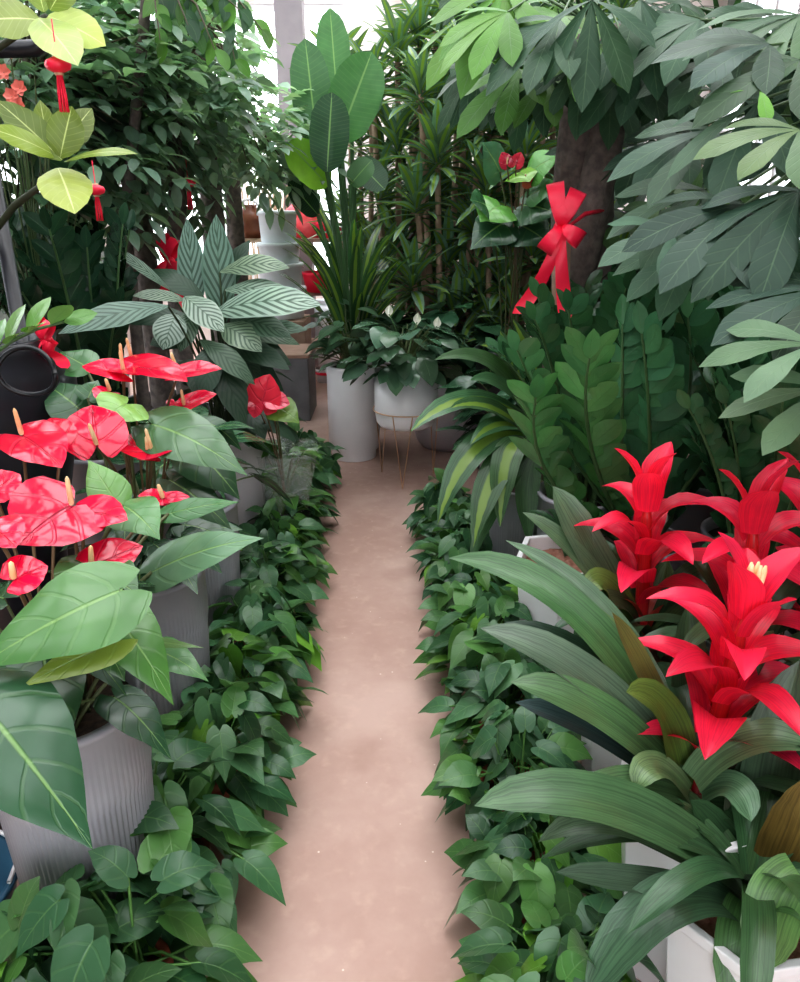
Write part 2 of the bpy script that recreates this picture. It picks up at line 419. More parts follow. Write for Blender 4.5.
protos = [make_pothos(s, 'bushy green pothos in a small reddish pot', h=.20 + .02 * (s % 2)) for s in (3, 4, 5, 6)]
R.seed(21)
nl_i = 0
Lrow = [(-.455 - .02 * (i % 2) - .012 * max(0, i - 3) - (.075, .055, .02)[i] * 1.0 if i < 3 else -.455 - .02 * (i % 2) - .012 * max(0, i - 3), .98 + .30 * i) for i in range(11)]
Rrow = [(.285 + .02 * (i % 2) - .016 * max(0, i - 4), .95 + .29 * i) for i in range(9)]
used = set()
def put_pothos(i, x, y, rz, sc, label, group):
    k = i % 4
    if k not in used:
        used.add(k); o = protos[k]; o.location = (x, y, 0); o.rotation_euler = (0, 0, rz); o.scale = (sc,) * 3; o['label'] = label; o['group'] = group
    else: o = place(protos[k], (x, y, 0), rz, sc, label, group)
    return o
for i, (x, y) in enumerate(Lrow):
    put_pothos(i, x, y, R.uniform(0, 6.28), R.uniform(1.0, 1.14) * (1.2 if i < 2 else 1.05), '%s bushy pothos from the camera in the path-edge row under the red anthuriums' % ordinal(i), 'pothos row under the anthuriums')
for i, (x, y) in enumerate(Rrow):
    put_pothos(i + 2, x, y, R.uniform(0, 6.28), R.uniform(1.0, 1.12), '%s bushy pothos from the camera in the path-edge row under the bromeliads' % ordinal(i), 'pothos row under the bromeliads')
put_pothos(1, -.70, .80, 1.0, 1.1, 'dark pothos squeezed against the foot of the front ribbed pot', 'pothos row under the anthuriums')
put_pothos(2, -.60, .93, 4.0, 1.1, 'pothos wedged between the front ribbed pot and the path-edge pothos', 'pothos row under the anthuriums')
put_pothos(3, -.50, .72, 2.0, 1.15, 'large-leaved pothos at the lower photo edge ahead of the ribbed pots', 'pothos row under the anthuriums')

# ------------------------------------------------------------------ anthuriums
RED = (.74, .008, .058)
def px_leaf(mb, a, tip, wpx, Y, Y2=None, prof='heart', lift=.25, nrm=None, c=(.05, .15, .05), n=10, m=3, fold=.15, curl=-.2, lobe=.16, wave=.05, k=.6, up=.5):
    p0 = at(a[0], a[1], Y); p2 = at(tip[0], tip[1], Y2 if Y2 else Y)
    mid = (p0 + p2) / 2; L = (p2 - p0).length
    w = wpx * dep(mid) / FPX / 2
    nn = nrm or tocam(mid, k, up)
    mb.blade(p0, mid + nn * (lift * L), p2, w, nn, prof, n, m, fold, curl, lobe, wave, c)
    return p0
def stalk(mb, base, top, r=.003, c=(.14, .16, .06), bend=.12, sides=6):
    d = top - base
    mid = base + d * .5 + V((0, 0, 1)) * d.length * bend - V((d.x, d.y, 0)) * .18
    pts = [base * (1 - t) ** 2 + mid * (2 * t * (1 - t)) + top * t * t for t in [i / 7 for i in range(8)]]
    mb.tube(pts, r, sides, c, False)
def anth_flower(root, base, a, tip, wpx, Y, Y2=None, k=.55, up=.6, c=RED, spad=True, lift=.1):
    b = MB()
    p0 = px_leaf(b, a, tip, wpx, Y, Y2, 'spathe', lift, None, jit(c, .12), 12, 4, .22, -.05, .3, .03, k, up)
    f = b.build('flower', 'spathe', root)
    nn = tocam(p0, .35, .9)
    L = (at(tip[0], tip[1], Y2 or Y) - p0).length
    if spad:
        b = MB(); sl = max(.032, min(.058, L * .5)); d = (nn + V((R.uniform(-.25, .1), 0, .2))).normalized()
        q = p0 + nn * .004
        b.tube([q, q + d * sl * .1, q + d * sl * .5, q + d * sl * .9, q + d * sl], [.0038, .0052, .0048, .0038, .001], 8)
        o = b.build('spadix', 'spadix', f)
    b = MB(); stalk(b, base, p0 - nn * .002, .0034, (.16, .10, .05)); b.build('stalk', 'stem', f)
def anth_leaf(root, base, *a, **kw):
    b = MB(); kw.setdefault('c', jit((.055, .15, .055), .15))
    p0 = px_leaf(b, *a, **kw); l = b.build('leaf', 'anth', root)
    b = MB(); stalk(b, base, p0, .0042, (.12, .14, .06)); b.build('leaf_stalk', 'stem', l)
def fill_leaves(root, base, spread, zlo, zhi, n, L, c, m='anth', seed=1, prof='heart', lobe=.16):
    R.seed(seed); b = MB(); s = MB()
    for i in range(n):
        a = R.uniform(0, 6.283); k = R.uniform(.25, 1) * spread
        p = base + V((math.cos(a) * k, math.sin(a) * k, R.uniform(zlo, zhi)))
        d = (V((math.cos(a), math.sin(a), R.uniform(-.7, .1))) + rv(.3)).normalized()
        l = L * R.uniform(.7, 1.15)
        b.blade(p, p + d * l * .5 + UP * l * .15, p + d * l - UP * l * .1, l * .34, (UP + rv(.4)).normalized(), prof, 8, 2, .2, -.2, lobe, .05, jit(c, .25))
        stalk(s, base + V((R.uniform(-.04, .04), R.uniform(-.04, .04), 0)), p, .003, (.10, .13, .05), sides=5)
    b.build('foliage', m, root); s.build('stems', 'stem', root)

DKA = (.028, .085, .038)
# front pot
ax = V((-.645, 1.2, 0)); PH = .62
r1 = thing('anthurium', 'red anthurium in the frontmost grey ribbed pot, largest glossy red blooms and huge leaves', 'potted plant', ax)
tall_pot(r1, .150, PH, 'gpot', .022)
R.seed(2)
B1 = ax + V((0, 0, PH - .04))
def nb(B): return B + V((R.uniform(-.05, .05), R.uniform(-.05, .05), 0))
for a, tip, w, Y, Y2 in (((72, 506), (18, 545), 98, 1.22, 1.12), ((22, 436), (62, 468), 62, 1.42, 1.3), ((163, 499), (138, 496), 20, 1.4, 1.38), ((163, 499), (190, 497), 15, 1.4, 1.4),
                         ((92, 568), (143, 546), 46, 1.15, 1.2), ((14, 580), (48, 566), 46, 1.02, 1.05), ((-8, 528), (16, 548), 52, 1.08, 1.02), ((-6, 492), (20, 474), 40, 1.2, 1.24)):
    anth_flower(r1, nb(B1), a, tip, w, Y, Y2, spad=(a, tip) != ((163, 499), (190, 497)))
anth_flower(r1, nb(B1), (84, 512), (128, 520), 44, 1.22, 1.2, spad=False)
anth_flower(r1, nb(B1), (62, 440), (50, 418), 34, 1.46, 1.5, spad=False)
anth_leaf(r1, nb(B1), (122, 590), (-30, 672), 98, 1.02, .92, c=(.085, .20, .065), lift=.14, fold=.12)
anth_leaf(r1, nb(B1), (120, 640), (20, 688), 44, 1.0, .93, c=(.20, .27, .05), lift=.1)
anth_leaf(r1, nb(B1), (-22, 700), (93, 850), 124, .90, .80, c=(.035, .10, .05), lift=.16, k=.7, up=.5)
anth_leaf(r1, nb(B1), (112, 612), (174, 706), 62, 1.08, 1.02, c=(.08, .20, .05), lift=.3, lobe=.1)
anth_leaf(r1, nb(B1), (150, 648), (209, 682), 38, 1.25, 1.2, c=(.10, .22, .09), lift=.3, lobe=.08)
anth_leaf(r1, nb(B1), (130, 640), (205, 648), 14, 1.22, 1.2, c=(.09, .17, .05), lift=.05, lobe=.05)
anth_leaf(r1, nb(B1), (105, 645), (125, 682), 34, 1.08, 1.05, c=(.05, .12, .04), lift=.2)
anth_leaf(r1, nb(B1), (152, 572), (264, 538), 56, 1.34, 1.3, c=(.13, .24, .14), lift=.18, lobe=.2)
anth_leaf(r1, nb(B1), (96, 566), (58, 606), 66, 1.16, 1.05, c=(.07, .17, .06), lift=.1, lobe=.3)
anth_leaf(r1, nb(B1), (100, 578), (140, 596), 60, 1.14, 1.1, c=(.06, .14, .055), lift=.3)
anth_leaf(r1, nb(B1), (116, 502), (88, 460), 42, 1.36, 1.42, c=(.13, .30, .07), lift=.12, lobe=.14)
anth_leaf(r1, nb(B1), (124, 506), (160, 540), 56, 1.3, 1.22, c=(.09, .22, .08), lift=.25)
anth_leaf(r1, nb(B1), (168, 514), (240, 502), 26, 1.5, 1.55, c=(.05, .17, .05), lift=.12)
fill_leaves(r1, B1, .16, .08, .24, 16, .17, DKA, seed=9)

ax2 = V((-.69, 1.86, 0))
r2 = thing('anthurium', 'red anthurium in the second grey ribbed pot, flat red blooms below the patterned calathea', 'potted plant', ax2)
tall_pot(r2, .150, .56, 'gpot', .022)
B2 = ax2 + V((0, 0, .52)); R.seed(5)
for a, tip, w, Y, Y2, s in (((97, 446), (92, 405), 62, 1.55, 1.62, 1), ((152, 452), (110, 440), 36, 1.62, 1.66, 1), ((148, 452), (181, 446), 34, 1.62, 1.62, 1), ((122, 366), (188, 382), 46, 1.85, 1.7, 1), ((124, 374), (82, 366), 34, 1.8, 1.84, 1),
                            ((132, 360), (150, 376), 30, 1.95, 1.85, 1), ((178, 374), (222, 369), 28, 1.9, 1.9, 1), ((184, 406), (217, 394), 26, 1.9, 1.92, 1), ((110, 392), (95, 398), 26, 1.75, 1.7, 1), ((175, 402), (172, 410), 16, 1.9, 1.88, 0)):
    anth_flower(r2, nb(B2), a, tip, w, Y, Y2, spad=bool(s), k=.6 if w > 50 else .3, up=.6)
anth_leaf(r2, nb(B2), (152, 424), (248, 476), 66, 1.68, 1.6, c=(.075, .16, .075), lift=.2)
anth_leaf(r2, nb(B2), (127, 404), (104, 420), 56, 1.68, 1.6, c=(.22, .42, .10), lift=.15, lobe=.4)
anth_leaf(r2, nb(B2), (78, 408), (44, 384), 50, 1.9, 1.95, c=(.04, .11, .05), lift=.15)
anth_leaf(r2, nb(B2), (85, 366), (58, 352), 40, 2.0, 2.05, c=(.06, .17, .06), lift=.1, lobe=.25)
anth_leaf(r2, nb(B2), (88, 398), (98, 380), 30, 1.9, 1.95, c=(.04, .12, .05), lift=.1)
anth_leaf(r2, nb(B2), (190, 445), (240, 500), 60, 1.85, 1.8, c=(.03, .075, .035), lift=.2)
anth_leaf(r2, nb(B2), (170, 480), (232, 530), 50, 1.8, 1.75, c=(.04, .09, .045), lift=.2)
fill_leaves(r2, B2, .2, .1, .34, 22, .17, DKA, seed=12)

ax3 = V((-.70, 2.36, 0))
r3 = thing('anthurium', 'dark leafy anthurium without blooms in the third grey ribbed pot', 'potted plant', ax3)
tall_pot(r3, .150, .56, 'gpot', .022)
fill_leaves(r3, ax3 + V((0, 0, .52)), .22, .1, .33, 26, .17, DKA, seed=13)

# far anthurium beside the path, in a clear sleeve
ax4 = V((-.52, 3.2, 0))
r4 = thing('anthurium', 'small pink-red anthurium in a clear plastic sleeve at the path edge beside the calathea', 'potted plant', ax4)
b = MB(); b.lathe([(.001, 0), (.09, 0), (.11, .2), (.1, .2), (.095, .17), (.001, .17)], ax4, 24); b.build('pot', 'bpot', r4)
b = MB(); b.lathe([(.09, .1), (.12, .3), (.16, .48)], ax4, 24); b.build('sleeve', 'film', r4)
fill_leaves(r4, ax4 + V((0, 0, .18)), .12, .05, .34, 16, .15, (.07, .17, .04), seed=14)
R.seed(8)
for a, tip, w in (((262, 404), (270, 374), 36), ((270, 400), (290, 404), 22), ((256, 404), (254, 418), 16)):
    anth_flower(r4, ax4 + V((0, 0, .2)), a, tip, w, 2.85, 2.85, spad=False, c=(.8, .05, .10), k=.7, up=.4)
anth_leaf(r4, ax4 + V((0, 0, .2)), (275, 406), (300, 424), 34, 2.9, 2.85, c=(.14, .24, .05))

# anthurium high at the back
p = at(512, 300, 4.3); ax5 = V((p.x, 4.3, 0))
r5 = thing('anthurium', 'tall anthurium behind the peace lily, pink blooms over broad round leaves', 'potted plant', ax5)
tall_pot(r5, .19, .72, 'bpot')
B5 = ax5 + V((0, 0, .68)); R.seed(15)
anth_flower(r5, nb(B5), (507, 165), (502, 152), 14, 4.2, 4.2, c=(.8, .05, .10), k=.8, up=.2)
anth_flower(r5, nb(B5), (516, 165), (521, 152), 14, 4.2, 4.2, c=(.8, .05, .10), k=.8, up=.2, spad=False)
anth_flower(r5, nb(B5), (526, 181), (533, 186), 14, 4.2, 4.2, c=(.8, .18, .12), k=.8, up=.2)
for a, tip, w, c in (((500, 172), (482, 142), 34, (.06, .15, .08)), ((520, 172), (530, 182), 30, (.15, .30, .05)), ((530, 172), (560, 156), 32, (.09, .24, .06)), ((490, 208), (470, 200), 34, (.03, .09, .04)),
                     ((500, 205), (480, 222), 40, (.11, .28, .06)), ((522, 205), (560, 215), 40, (.03, .08, .035)), ((505, 222), (470, 250), 38, (.025, .07, .035)), ((520, 225), (550, 245), 40, (.025, .07, .035)), ((530, 195), (560, 185), 26, (.09, .2, .09))):
    anth_leaf(r5, nb(B5), a, tip, w * 1.3, 4.25, 4.15, c=tuple(x * 1.5 for x in c), lift=.15)

# ------------------------------------------------------------------ bromeliads
BG = (.052, .112, .055)
def brom_leaf(root, base, tip, ctl, wpx, Y0, Y1, c=BG, base_px=None, k=.5, up=.7, name='leaf', fold=.22):
    b = MB()
    p0 = at(base[0], base[1], Y0); p2 = at(tip[0], tip[1], Y1); p1 = at(ctl[0], ctl[1], (Y0 + Y1) / 2)
    w = wpx * dep((p0 + p2) / 2) / FPX / 2
    b.blade(p0, p1, p2, w, tocam(p1, k, up), 'strap', 14, 2, fold, .1, 0, .02, jit(c, .12))
    return b.build(name, 'brom', root)
def ros_leaves(root, base, n, L, w, seed, c=BG, emin=.25, emax=1.15, a0=0, a1=6.283):
    R.seed(seed)
    for i in range(n):
        a = a0 + (a1 - a0) * (i + R.uniform(-.3, .3)) / n; e = R.uniform(emin, emax); l = L * R.uniform(.8, 1.1)
        h = V((math.cos(a), math.sin(a), 0))
        p1 = base + h * l * .45 * math.cos(e) + UP * l * (.25 + .5 * math.sin(e))
        p2 = base + h * l * (.55 + .35 * math.cos(e)) + UP * l * (math.sin(e) * .8 - .22)
        b = MB(); b.blade(base + h * .015, p1, p2, w * R.uniform(.85, 1.1), UP * 1.0 + h * -.3, 'strap', 14, 2, .22, .1, 0, .02, jit(c, .2))
        b.build('leaf', 'brom', root)
BR = (.78, .025, .085)
def spike(root, base, top, r, seed, n=18, Lb=.13, tips=False, c=BR):
    R.seed(seed)
    b = MB(); ax = (top - base); H = ax.length; d = ax.normalized()
    pts = [base + d * H * t for t in (0, .25, .5, .75, .97)]
    b.tube([base + d * H * t for t in (0, .25, .5, .7, .85)], [r * .4, r * .45, r * .45, r * .35, r * .05], 10, (.6, .03, .04))
    s = d.orthogonal().normalized(); t2 = d.cross(s)
    for i in range(n):
        t = .20 + .80 * (i / (n - 1)) ** .8
        a = i * 2.3999 + R.uniform(-.2, .2)
        h = s * math.cos(a) + t2 * math.sin(a)
        l = Lb * (1.10 - .55 * max(0, t - .45)) * R.uniform(.88, 1.12) * (.75 if t < .3 else 1)
        q = base + d * (H * (t - .12)) + h * r * .45
        op = 1.0 if t < .85 else .5
        p1 = q + d * l * .55 + h * l * .22 * op
        p2 = q + d * l * (.45 if t < .85 else .75) + h * l * .72 * op
        p3 = q + d * l * (.34 if t < .85 else .9) + h * l * 1.06 * op
        cc = jit(c, .12)
        if t < .3: cc = R.choice([cc, (.45, .06, .04)])
        b.blade(q, p1, p2, l * .265, d * .8 - h * .35, 'bract', 10, 2, .3, .1, 0, .03, cc, p3=p3)
    o = b.build('flower_spike', 'bract', root)
    if tips:
        b = MB()
        for k in range(7):
            q = top + d * .002 + V((R.uniform(-.012, .012), R.uniform(-.012, .012), 0)); b.tube([q - d * .03, q, q + d * .012], [.004, .005, .002], 6)
        b.build('yellow_florets', 'spadix', o)
def at_r(px, py, Y): return at(px, py, Y)

# A: the big one on the path side
pa = at(693, 800, 1.14)
ra = thing('guzmania_bromeliad', 'bromeliad with the largest red flower spike, yellow at its crown', 'potted plant', V((pa.x, pa.y, 0)))
facet_pot(ra, .15, .44, 'wpot', V((pa.x, pa.y, 0)), 6, .3)
R.seed(31)
for base, tip, ctl, w, Y0, Y1, c in (
    ((682, 770), (448, 558), (590, 560), 38, 1.16, 1.42, (.07, .15, .06)), ((684, 770), (505, 540), (640, 600), 26, 1.17, 1.5, (.085, .15, .085)),
    ((680, 775), (480, 628), (590, 650), 42, 1.14, 1.25, (.09, .14, .095)), ((680, 785), (510, 682), (600, 690), 42, 1.12, 1.16, (.075, .145, .065)),
    ((676, 790), (515, 702), (600, 720), 30, 1.14, 1.2, (.05, .075, .075)), ((682, 770), (525, 588), (640, 610), 26, 1.18, 1.4, (.09, .17, .05)),
    ((684, 768), (505, 622), (610, 640), 26, 1.2, 1.35, (.035, .07, .045)),
    ((690, 800), (557, 818), (618, 762), 38, 1.1, 1.0, (.085, .165, .085)), ((688, 795), (636, 790), (648, 742), 34, 1.1, 1.04, (.11, .19, .10)),
    ((694, 780), (815, 748), (745, 715), 40, 1.1, 1.05, (.095, .165, .095)), ((702, 795), (751, 822), (742, 768), 34, 1.1, 1.02, (.12, .21, .12)),
    ((705, 805), (752, 842), (735, 800), 30, 1.1, 1.04, (.05, .1, .05)),
    ((715, 800), (765, 640), (742, 720), 48, 1.22, 1.35, (.055, .10, .06)), ((685, 790), (626, 692), (672, 690), 46, 1.14, 1.12, (.07, .12, .03)),
    ((708, 790), (800, 775), (760, 755), 30, 1.2, 1.2, (.045, .09, .055)), ((690, 770), (612, 612), (650, 680), 26, 1.18, 1.2, (.11, .12, .04)), ((690, 770), (690, 600), (688, 690), 36, 1.25, 1.35, (.05, .10, .05))):
    brom_leaf(ra, base, tip, ctl, w, Y0, Y1, c)
spike(ra, at(698, 790, 1.14), at(757, 572, 1.15), .035, 41, 20, .145, True)

# F: leafy one at the lower corner
pf = at(748, 905, .98)
rf = thing('guzmania_bromeliad', 'flowerless bromeliad in a white faceted pot at the lower photo corner', 'potted plant', V((pf.x, pf.y, 0)))
facet_pot(rf, .15, .36, 'wpot', V((pf.x - .005, pf.y, 0)), 6, .15)
R.seed(33)
for base, tip, ctl, w, Y0, Y1, c in (
    ((750, 890), (474, 806), (610, 760), 54, 1.0, .98, (.06, .125, .055)), ((745, 895), (500, 800), (620, 790), 40, 1.02, 1.02, (.04, .085, .045)),
    ((735, 898), (538, 842), (620, 780), 30, .98, .98, (.09, .14, .09)), ((725, 895), (556, 872), (640, 880), 30, .96, .93, (.07, .11, .07)),
    ((730, 905), (585, 1000), (655, 865), 52, .95, .85, (.065, .125, .075)), ((748, 905), (732, 1010), (742, 930), 50, .94, .84, (.06, .14, .05)),
    ((800, 875), (762, 972), (770, 890), 56, .92, .86, (.10, .20, .065)), ((760, 890), (800, 660), (770, 760), 62, 1.05, 1.1, (.045, .085, .055)),
    ((770, 890), (815, 770), (805, 850), 66, .98, .98, (.13, .09, .03)), ((765, 900), (830, 930), (800, 880), 50, .93, .86, (.07, .15, .06)),
    ((755, 890), (690, 800), (720, 840), 44, 1.02, 1.05, (.04, .09, .045)), ((760, 890), (740, 760), (745, 830), 50, 1.05, 1.1, (.045, .09, .05))):
    brom_leaf(rf, base, tip, ctl, w, Y0, Y1, c)

ros_leaves(ra, V((pa.x, pa.y, .46)), 8, .36, .024, 62, (.045, .095, .05), .3, .9, -.9, 2.4)
ros_leaves(rf, V((pf.x, pf.y, .40)), 12, .38, .026, 63, (.05, .11, .05), .15, .9)
# B: behind A
pb = at(648, 640, 1.62)
rb = thing('guzmania_bromeliad', 'bromeliad with red spike standing alone against the dark leaflets, beside the hexagonal white pot rim', 'potted plant', V((pb.x, pb.y, 0)))
facet_pot(rb, .17, .50, 'wpot', V((pb.x - .01, pb.y, 0)), 6, .5)
R.seed(35)
for base, tip, ctl, w, Y0, Y1, c in (
    ((642, 650), (553, 486), (585, 540), 38, 1.62, 1.75, (.09, .15, .09)), ((640, 650), (522, 512), (588, 545), 22, 1.6, 1.72, (.085, .15, .085)),
    ((640, 640), (590, 590), (600, 560), 34, 1.58, 1.55, (.10, .17, .05)), ((645, 650), (585, 610), (630, 580), 28, 1.6, 1.5, (.05, .1, .05)),
    ((655, 640), (705, 575), (690, 560), 30, 1.6, 1.6, (.05, .11, .05)), ((655, 650), (720, 610), (690, 600), 34, 1.56, 1.5, (.06, .12, .05)), ((640, 650), (575, 650), (600, 600), 30, 1.56, 1.5, (.04, .09, .045)),
    ((650, 640), (668, 560), (655, 600), 34, 1.65, 1.7, (.09, .15, .07))):
    brom_leaf(rb, base, tip, ctl, w, Y0, Y1, c)
spike(rb, at(640, 640, 1.6), at(650, 462, 1.6), .036, 47, 16, .145)
ros_leaves(rb, pb - UP * .0, 9, .38, .022, 61, (.035, .08, .04), .5, 1.2)

# C, D at the side
for (px, py, Y, top, lab, sd, sc) in ((752, 640, 1.42, (757, 475), 'bromeliad whose red spike rises directly behind the largest spike', 51, 1.0), (822, 600, 1.55, (818, 462), 'bromeliad with red spike cut off by the photo edge, one bract arching inward', 53, 1.0)):
    q = at(px, py, Y)
    rr = thing('guzmania_bromeliad', lab, 'potted plant', V((q.x, q.y, 0)))
    facet_pot(rr, .17, .50, 'wpot', V((q.x, q.y, 0)), 6, R.uniform(0, 1))
    ros_leaves(rr, V((q.x, q.y, .5)), 12, .4, .024, sd, (.04, .09, .045))
    spike(rr, V((q.x, q.y, .5)), at(top[0], top[1], Y), .036, sd + 1, 16, .145)
# flowerless neighbour pots carrying the leaf mass between
q = V((.52, 2.12, 0))
rg = thing('guzmania_bromeliad', 'young bromeliad in the hexagonal white pot with bare reddish soil showing', 'potted plant', q)
facet_pot(rg, .17, .48, 'wpot', q, 6, .2)
ros_leaves(rg, q + V((.02, .05, .44)), 7, .26, .018, 57, (.04, .09, .045), .5, 1.3, .3, 2.6)

# ------------------------------------------------------------------ ZZ plants
def zz_stem(lf, st, base, p1, p2, n, L, c):
    pts = [base * (1 - t) ** 2 + p1 * (2 * t * (1 - t)) + p2 * t * t for t in [i / 12 for i in range(13)]]
    st.tube(pts, [.009 - .006 * i / 12 for i in range(13)], 6, (.07, .14, .05), False)
    for i in range(n):
        t = .12 + .88 * (i + .5) / n; k = min(11, int(t * 12)); f = t * 12 - k
        q = pts[k].lerp(pts[k + 1], f); T = (pts[k + 1] - pts[k]).normalized()
        side = T.cross(UP); side = side.normalized() if side.length > .1 else V((1, 0, 0))
        side = (Matrix.Rotation(R.uniform(-.35, .35), 3, T) @ side)
        nn = side.cross(T).normalized()
        l = L * (1 - .35 * abs(t - .55) * 1.6) * R.uniform(.9, 1.1)
        for s in (-1, 1):
            d = (side * s * .72 + T * .85 + nn * .35 + rv(.12)).normalized()
            lf.blade(q, q + d * l * .5 + nn * l * .08, q + d * l - UP * l * .05, l * .26, (nn + side * (-s) * .35 + rv(.25)).normalized(), 'oval', 7, 2, .22, -.1, 0, .02, jit(c, .22))
    q = pts[-1]; T = (pts[-1] - pts[-2]).normalized(); lf.blade(q, q + T * L * .3, q + T * L * .6, L * .15, V((0, -1, .6)), 'oval', 6, 1, .2, 0, 0, 0, jit(c))
def make_zz(seed, label, ph=.5, H=.75, ns=10, n=10, L=.095, c=(.046, .125, .056), pot='gpot', pr=.16, spread=.30):
    R.seed(seed)
    root = thing('zz_plant', label, 'potted plant'); tall_pot(root, pr, ph, pot, o=V())
    lf, st = MB(), MB()
    for i in range(ns):
        a = 6.283 * i / ns + R.uniform(-.3, .3); k = R.uniform(.35, 1) * spread; h = H * R.uniform(.7, 1.05)
        hd = V((math.cos(a), math.sin(a), 0)); b0 = V((0, 0, ph - .04)) + hd * R.uniform(.02, .07)
        zz_stem(lf, st, b0, b0 + hd * k * .30 + UP * h * .65, b0 + hd * k + UP * h, n, L, c)
    lf.build('foliage', 'zz', root); st.build('stems', 'stem', root)
    return root
ZG = 'dark glossy zz plants'
z1 = make_zz(71, 'tall dark zz plant of thick upright leaflet stems beside the striped dracaena', .5, .76, 15, 14, .125)
z1.location = (.67, 2.60, 0)
place(z1, (1.15, 2.25, 0), 1.0, .98, 'dark zz plant directly behind the lone red bromeliad spike')
place(z1, (1.40, 1.95, 0), 2.3, .92, 'dark zz plant under the broad palmate leaves, above the edge-cut red spike')
place(z1, (.98, 3.15, 0), 4.1, 1.0, 'dark zz plant standing under the ribboned trunk')
place(z1, (1.65, 2.6, 0), 5.1, 1.05, 'shaded zz plant deep under the money tree leaves')
place(z1, (1.22, 2.75, 0), 3.1, 1.0, 'dark zz plant in the second rank behind the lone red spike')
place(z1, (1.02, 1.92, 0), 5.6, .86, 'low dark zz plant filling between the red spikes')
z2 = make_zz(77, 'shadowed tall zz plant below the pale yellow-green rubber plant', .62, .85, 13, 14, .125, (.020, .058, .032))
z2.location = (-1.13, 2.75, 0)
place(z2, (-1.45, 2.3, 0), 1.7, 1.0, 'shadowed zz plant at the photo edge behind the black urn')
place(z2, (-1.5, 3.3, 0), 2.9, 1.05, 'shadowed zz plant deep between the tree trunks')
# light-green young zz beside the camera
q = V((-1.1, 1.5, 0))
zr = thing('zz_plant', 'young bright green zz frond reaching in over the black urn', 'potted plant', q)
tall_pot(zr, .14, .55, 'bpot')
R.seed(80); lf, st = MB(), MB()
b0 = q + V((0, 0, .5))
zz_stem(lf, st, b0, at(-110, 352, 1.55), at(64, 322, 1.6), 12, .12, (.17, .33, .10))
zz_stem(lf, st, b0, at(-120, 300, 1.5), at(-30, 250, 1.5), 9, .085, (.10, .22, .06))
zz_stem(lf, st, b0, at(-160, 300, 1.5), at(-130, 230, 1.6), 9, .085, (.10, .22, .06))
lf.build('foliage', 'zz', zr); st.build('stems', 'stem', zr)

# ------------------------------------------------------------------ calathea
q = at(228, 410, 3.15); q = V((q.x - .02, 3.15, 0))
rc = thing('calathea', 'calathea with silvery herringbone leaves in a pale pot', 'potted plant', q)
tall_pot(rc, .165, .56, 'dpot')
BC = q + V((0, 0, .52)); R.seed(91)
SIL = (.22, .32, .24); MID = (.10, .17, .12); DRK = (.045, .085, .055)
for a, tip, w, Y0, Y1, c, pf, lift in (
    ((196, 322), (187, 218), 28, 3.1, 3.15, (.19, .30, .24), 'lance', .05), ((222, 332), (216, 214), 34, 3.1, 3.15, (.13, .23, .17), 'lance', .05),
    ((220, 272), (290, 268), 26, 3.1, 3.05, SIL, 'lance', .25), ((215, 312), (322, 305), 40, 3.0, 2.85, (.3, .4, .33), 'oval', .2), ((225, 290), (300, 300), 26, 3.05, 3.0, SIL, 'lance', .25),
    ((170, 290), (110, 246), 13, 3.0, 2.9, (.24, .33, .27), 'lance', .1), ((168, 306), (58, 334), 30, 2.6, 2.35, (.14, .22, .16), 'lance', .15), ((185, 300), (132, 296), 15, 2.95, 2.85, SIL, 'oval', .2),
    ((184, 297), (224, 332), 32, 2.9, 2.8, (.27, .37, .3), 'oval', .15), ((176, 314), (163, 350), 34, 2.85, 2.75, (.25, .35, .28), 'oval', .15), ((192, 312), (180, 352), 24, 2.9, 2.8, (.15, .24, .18), 'oval', .15),
    ((230, 320), (292, 338), 30, 3.0, 2.9, MID, 'lance', .25), ((220, 325), (262, 352), 34, 2.95, 2.85, (.16, .24, .18), 'lance', .25), ((235, 335), (308, 330), 22, 3.05, 3.0, MID, 'lance', .2),
    ((225, 345), (290, 370), 28, 3.0, 2.9, DRK, 'lance', .25), ((218, 350), (248, 402), 30, 2.9, 2.85, MID, 'lance', .25), ((215, 350), (245, 430), 32, 2.9, 2.8, DRK, 'lance', .25), ((228, 350), (262, 380), 26, 3.0, 2.95, DRK, 'lance', .25),
    ((226, 335), (292, 366), 28, 3.15, 3.1, DRK, 'lance', .25), ((222, 345), (284, 392), 28, 3.15, 3.1, DRK, 'lance', .25), ((228, 330), (300, 345), 24, 3.15, 3.15, MID, 'lance', .25), ((210, 345), (205, 400), 30, 2.85, 2.75, DRK, 'lance', .2), ((195, 335), (150, 345), 30, 2.9, 2.8, DRK, 'lance', .2), ((200, 340), (255, 385), 26, 2.85, 2.8, (.09, .15, .1), 'lance', .2),
    ((205, 300), (150, 270), 26, 3.1, 3.1, DRK, 'lance', .2), ((210, 310), (250, 240), 26, 3.2, 3.25, DRK, 'lance', .15), ((195, 320), (110, 320), 26, 3.0, 2.95, DRK, 'lance', .2), ((225, 360), (248, 420), 24, 3.0, 2.95, DRK, 'lance', .25)):
    b = MB(); p0 = px_leaf(b, a, tip, w, Y0, Y1, pf, lift, None, jit(c, .1), 10, 2, .12, -.15, 0, .05, .6, .5)
    l = b.build('leaf', 'cala', rc); b = MB(); stalk(b, BC + V((R.uniform(-.05, .05), R.uniform(-.05, .05), 0)), p0, .004, (.07, .10, .05)); b.build('leaf_stalk', 'stem', l)
fill_leaves(rc, BC, .2, .05, .4, 26, .2, (.05, .09, .06), 'cala', 93, 'lance', 0)

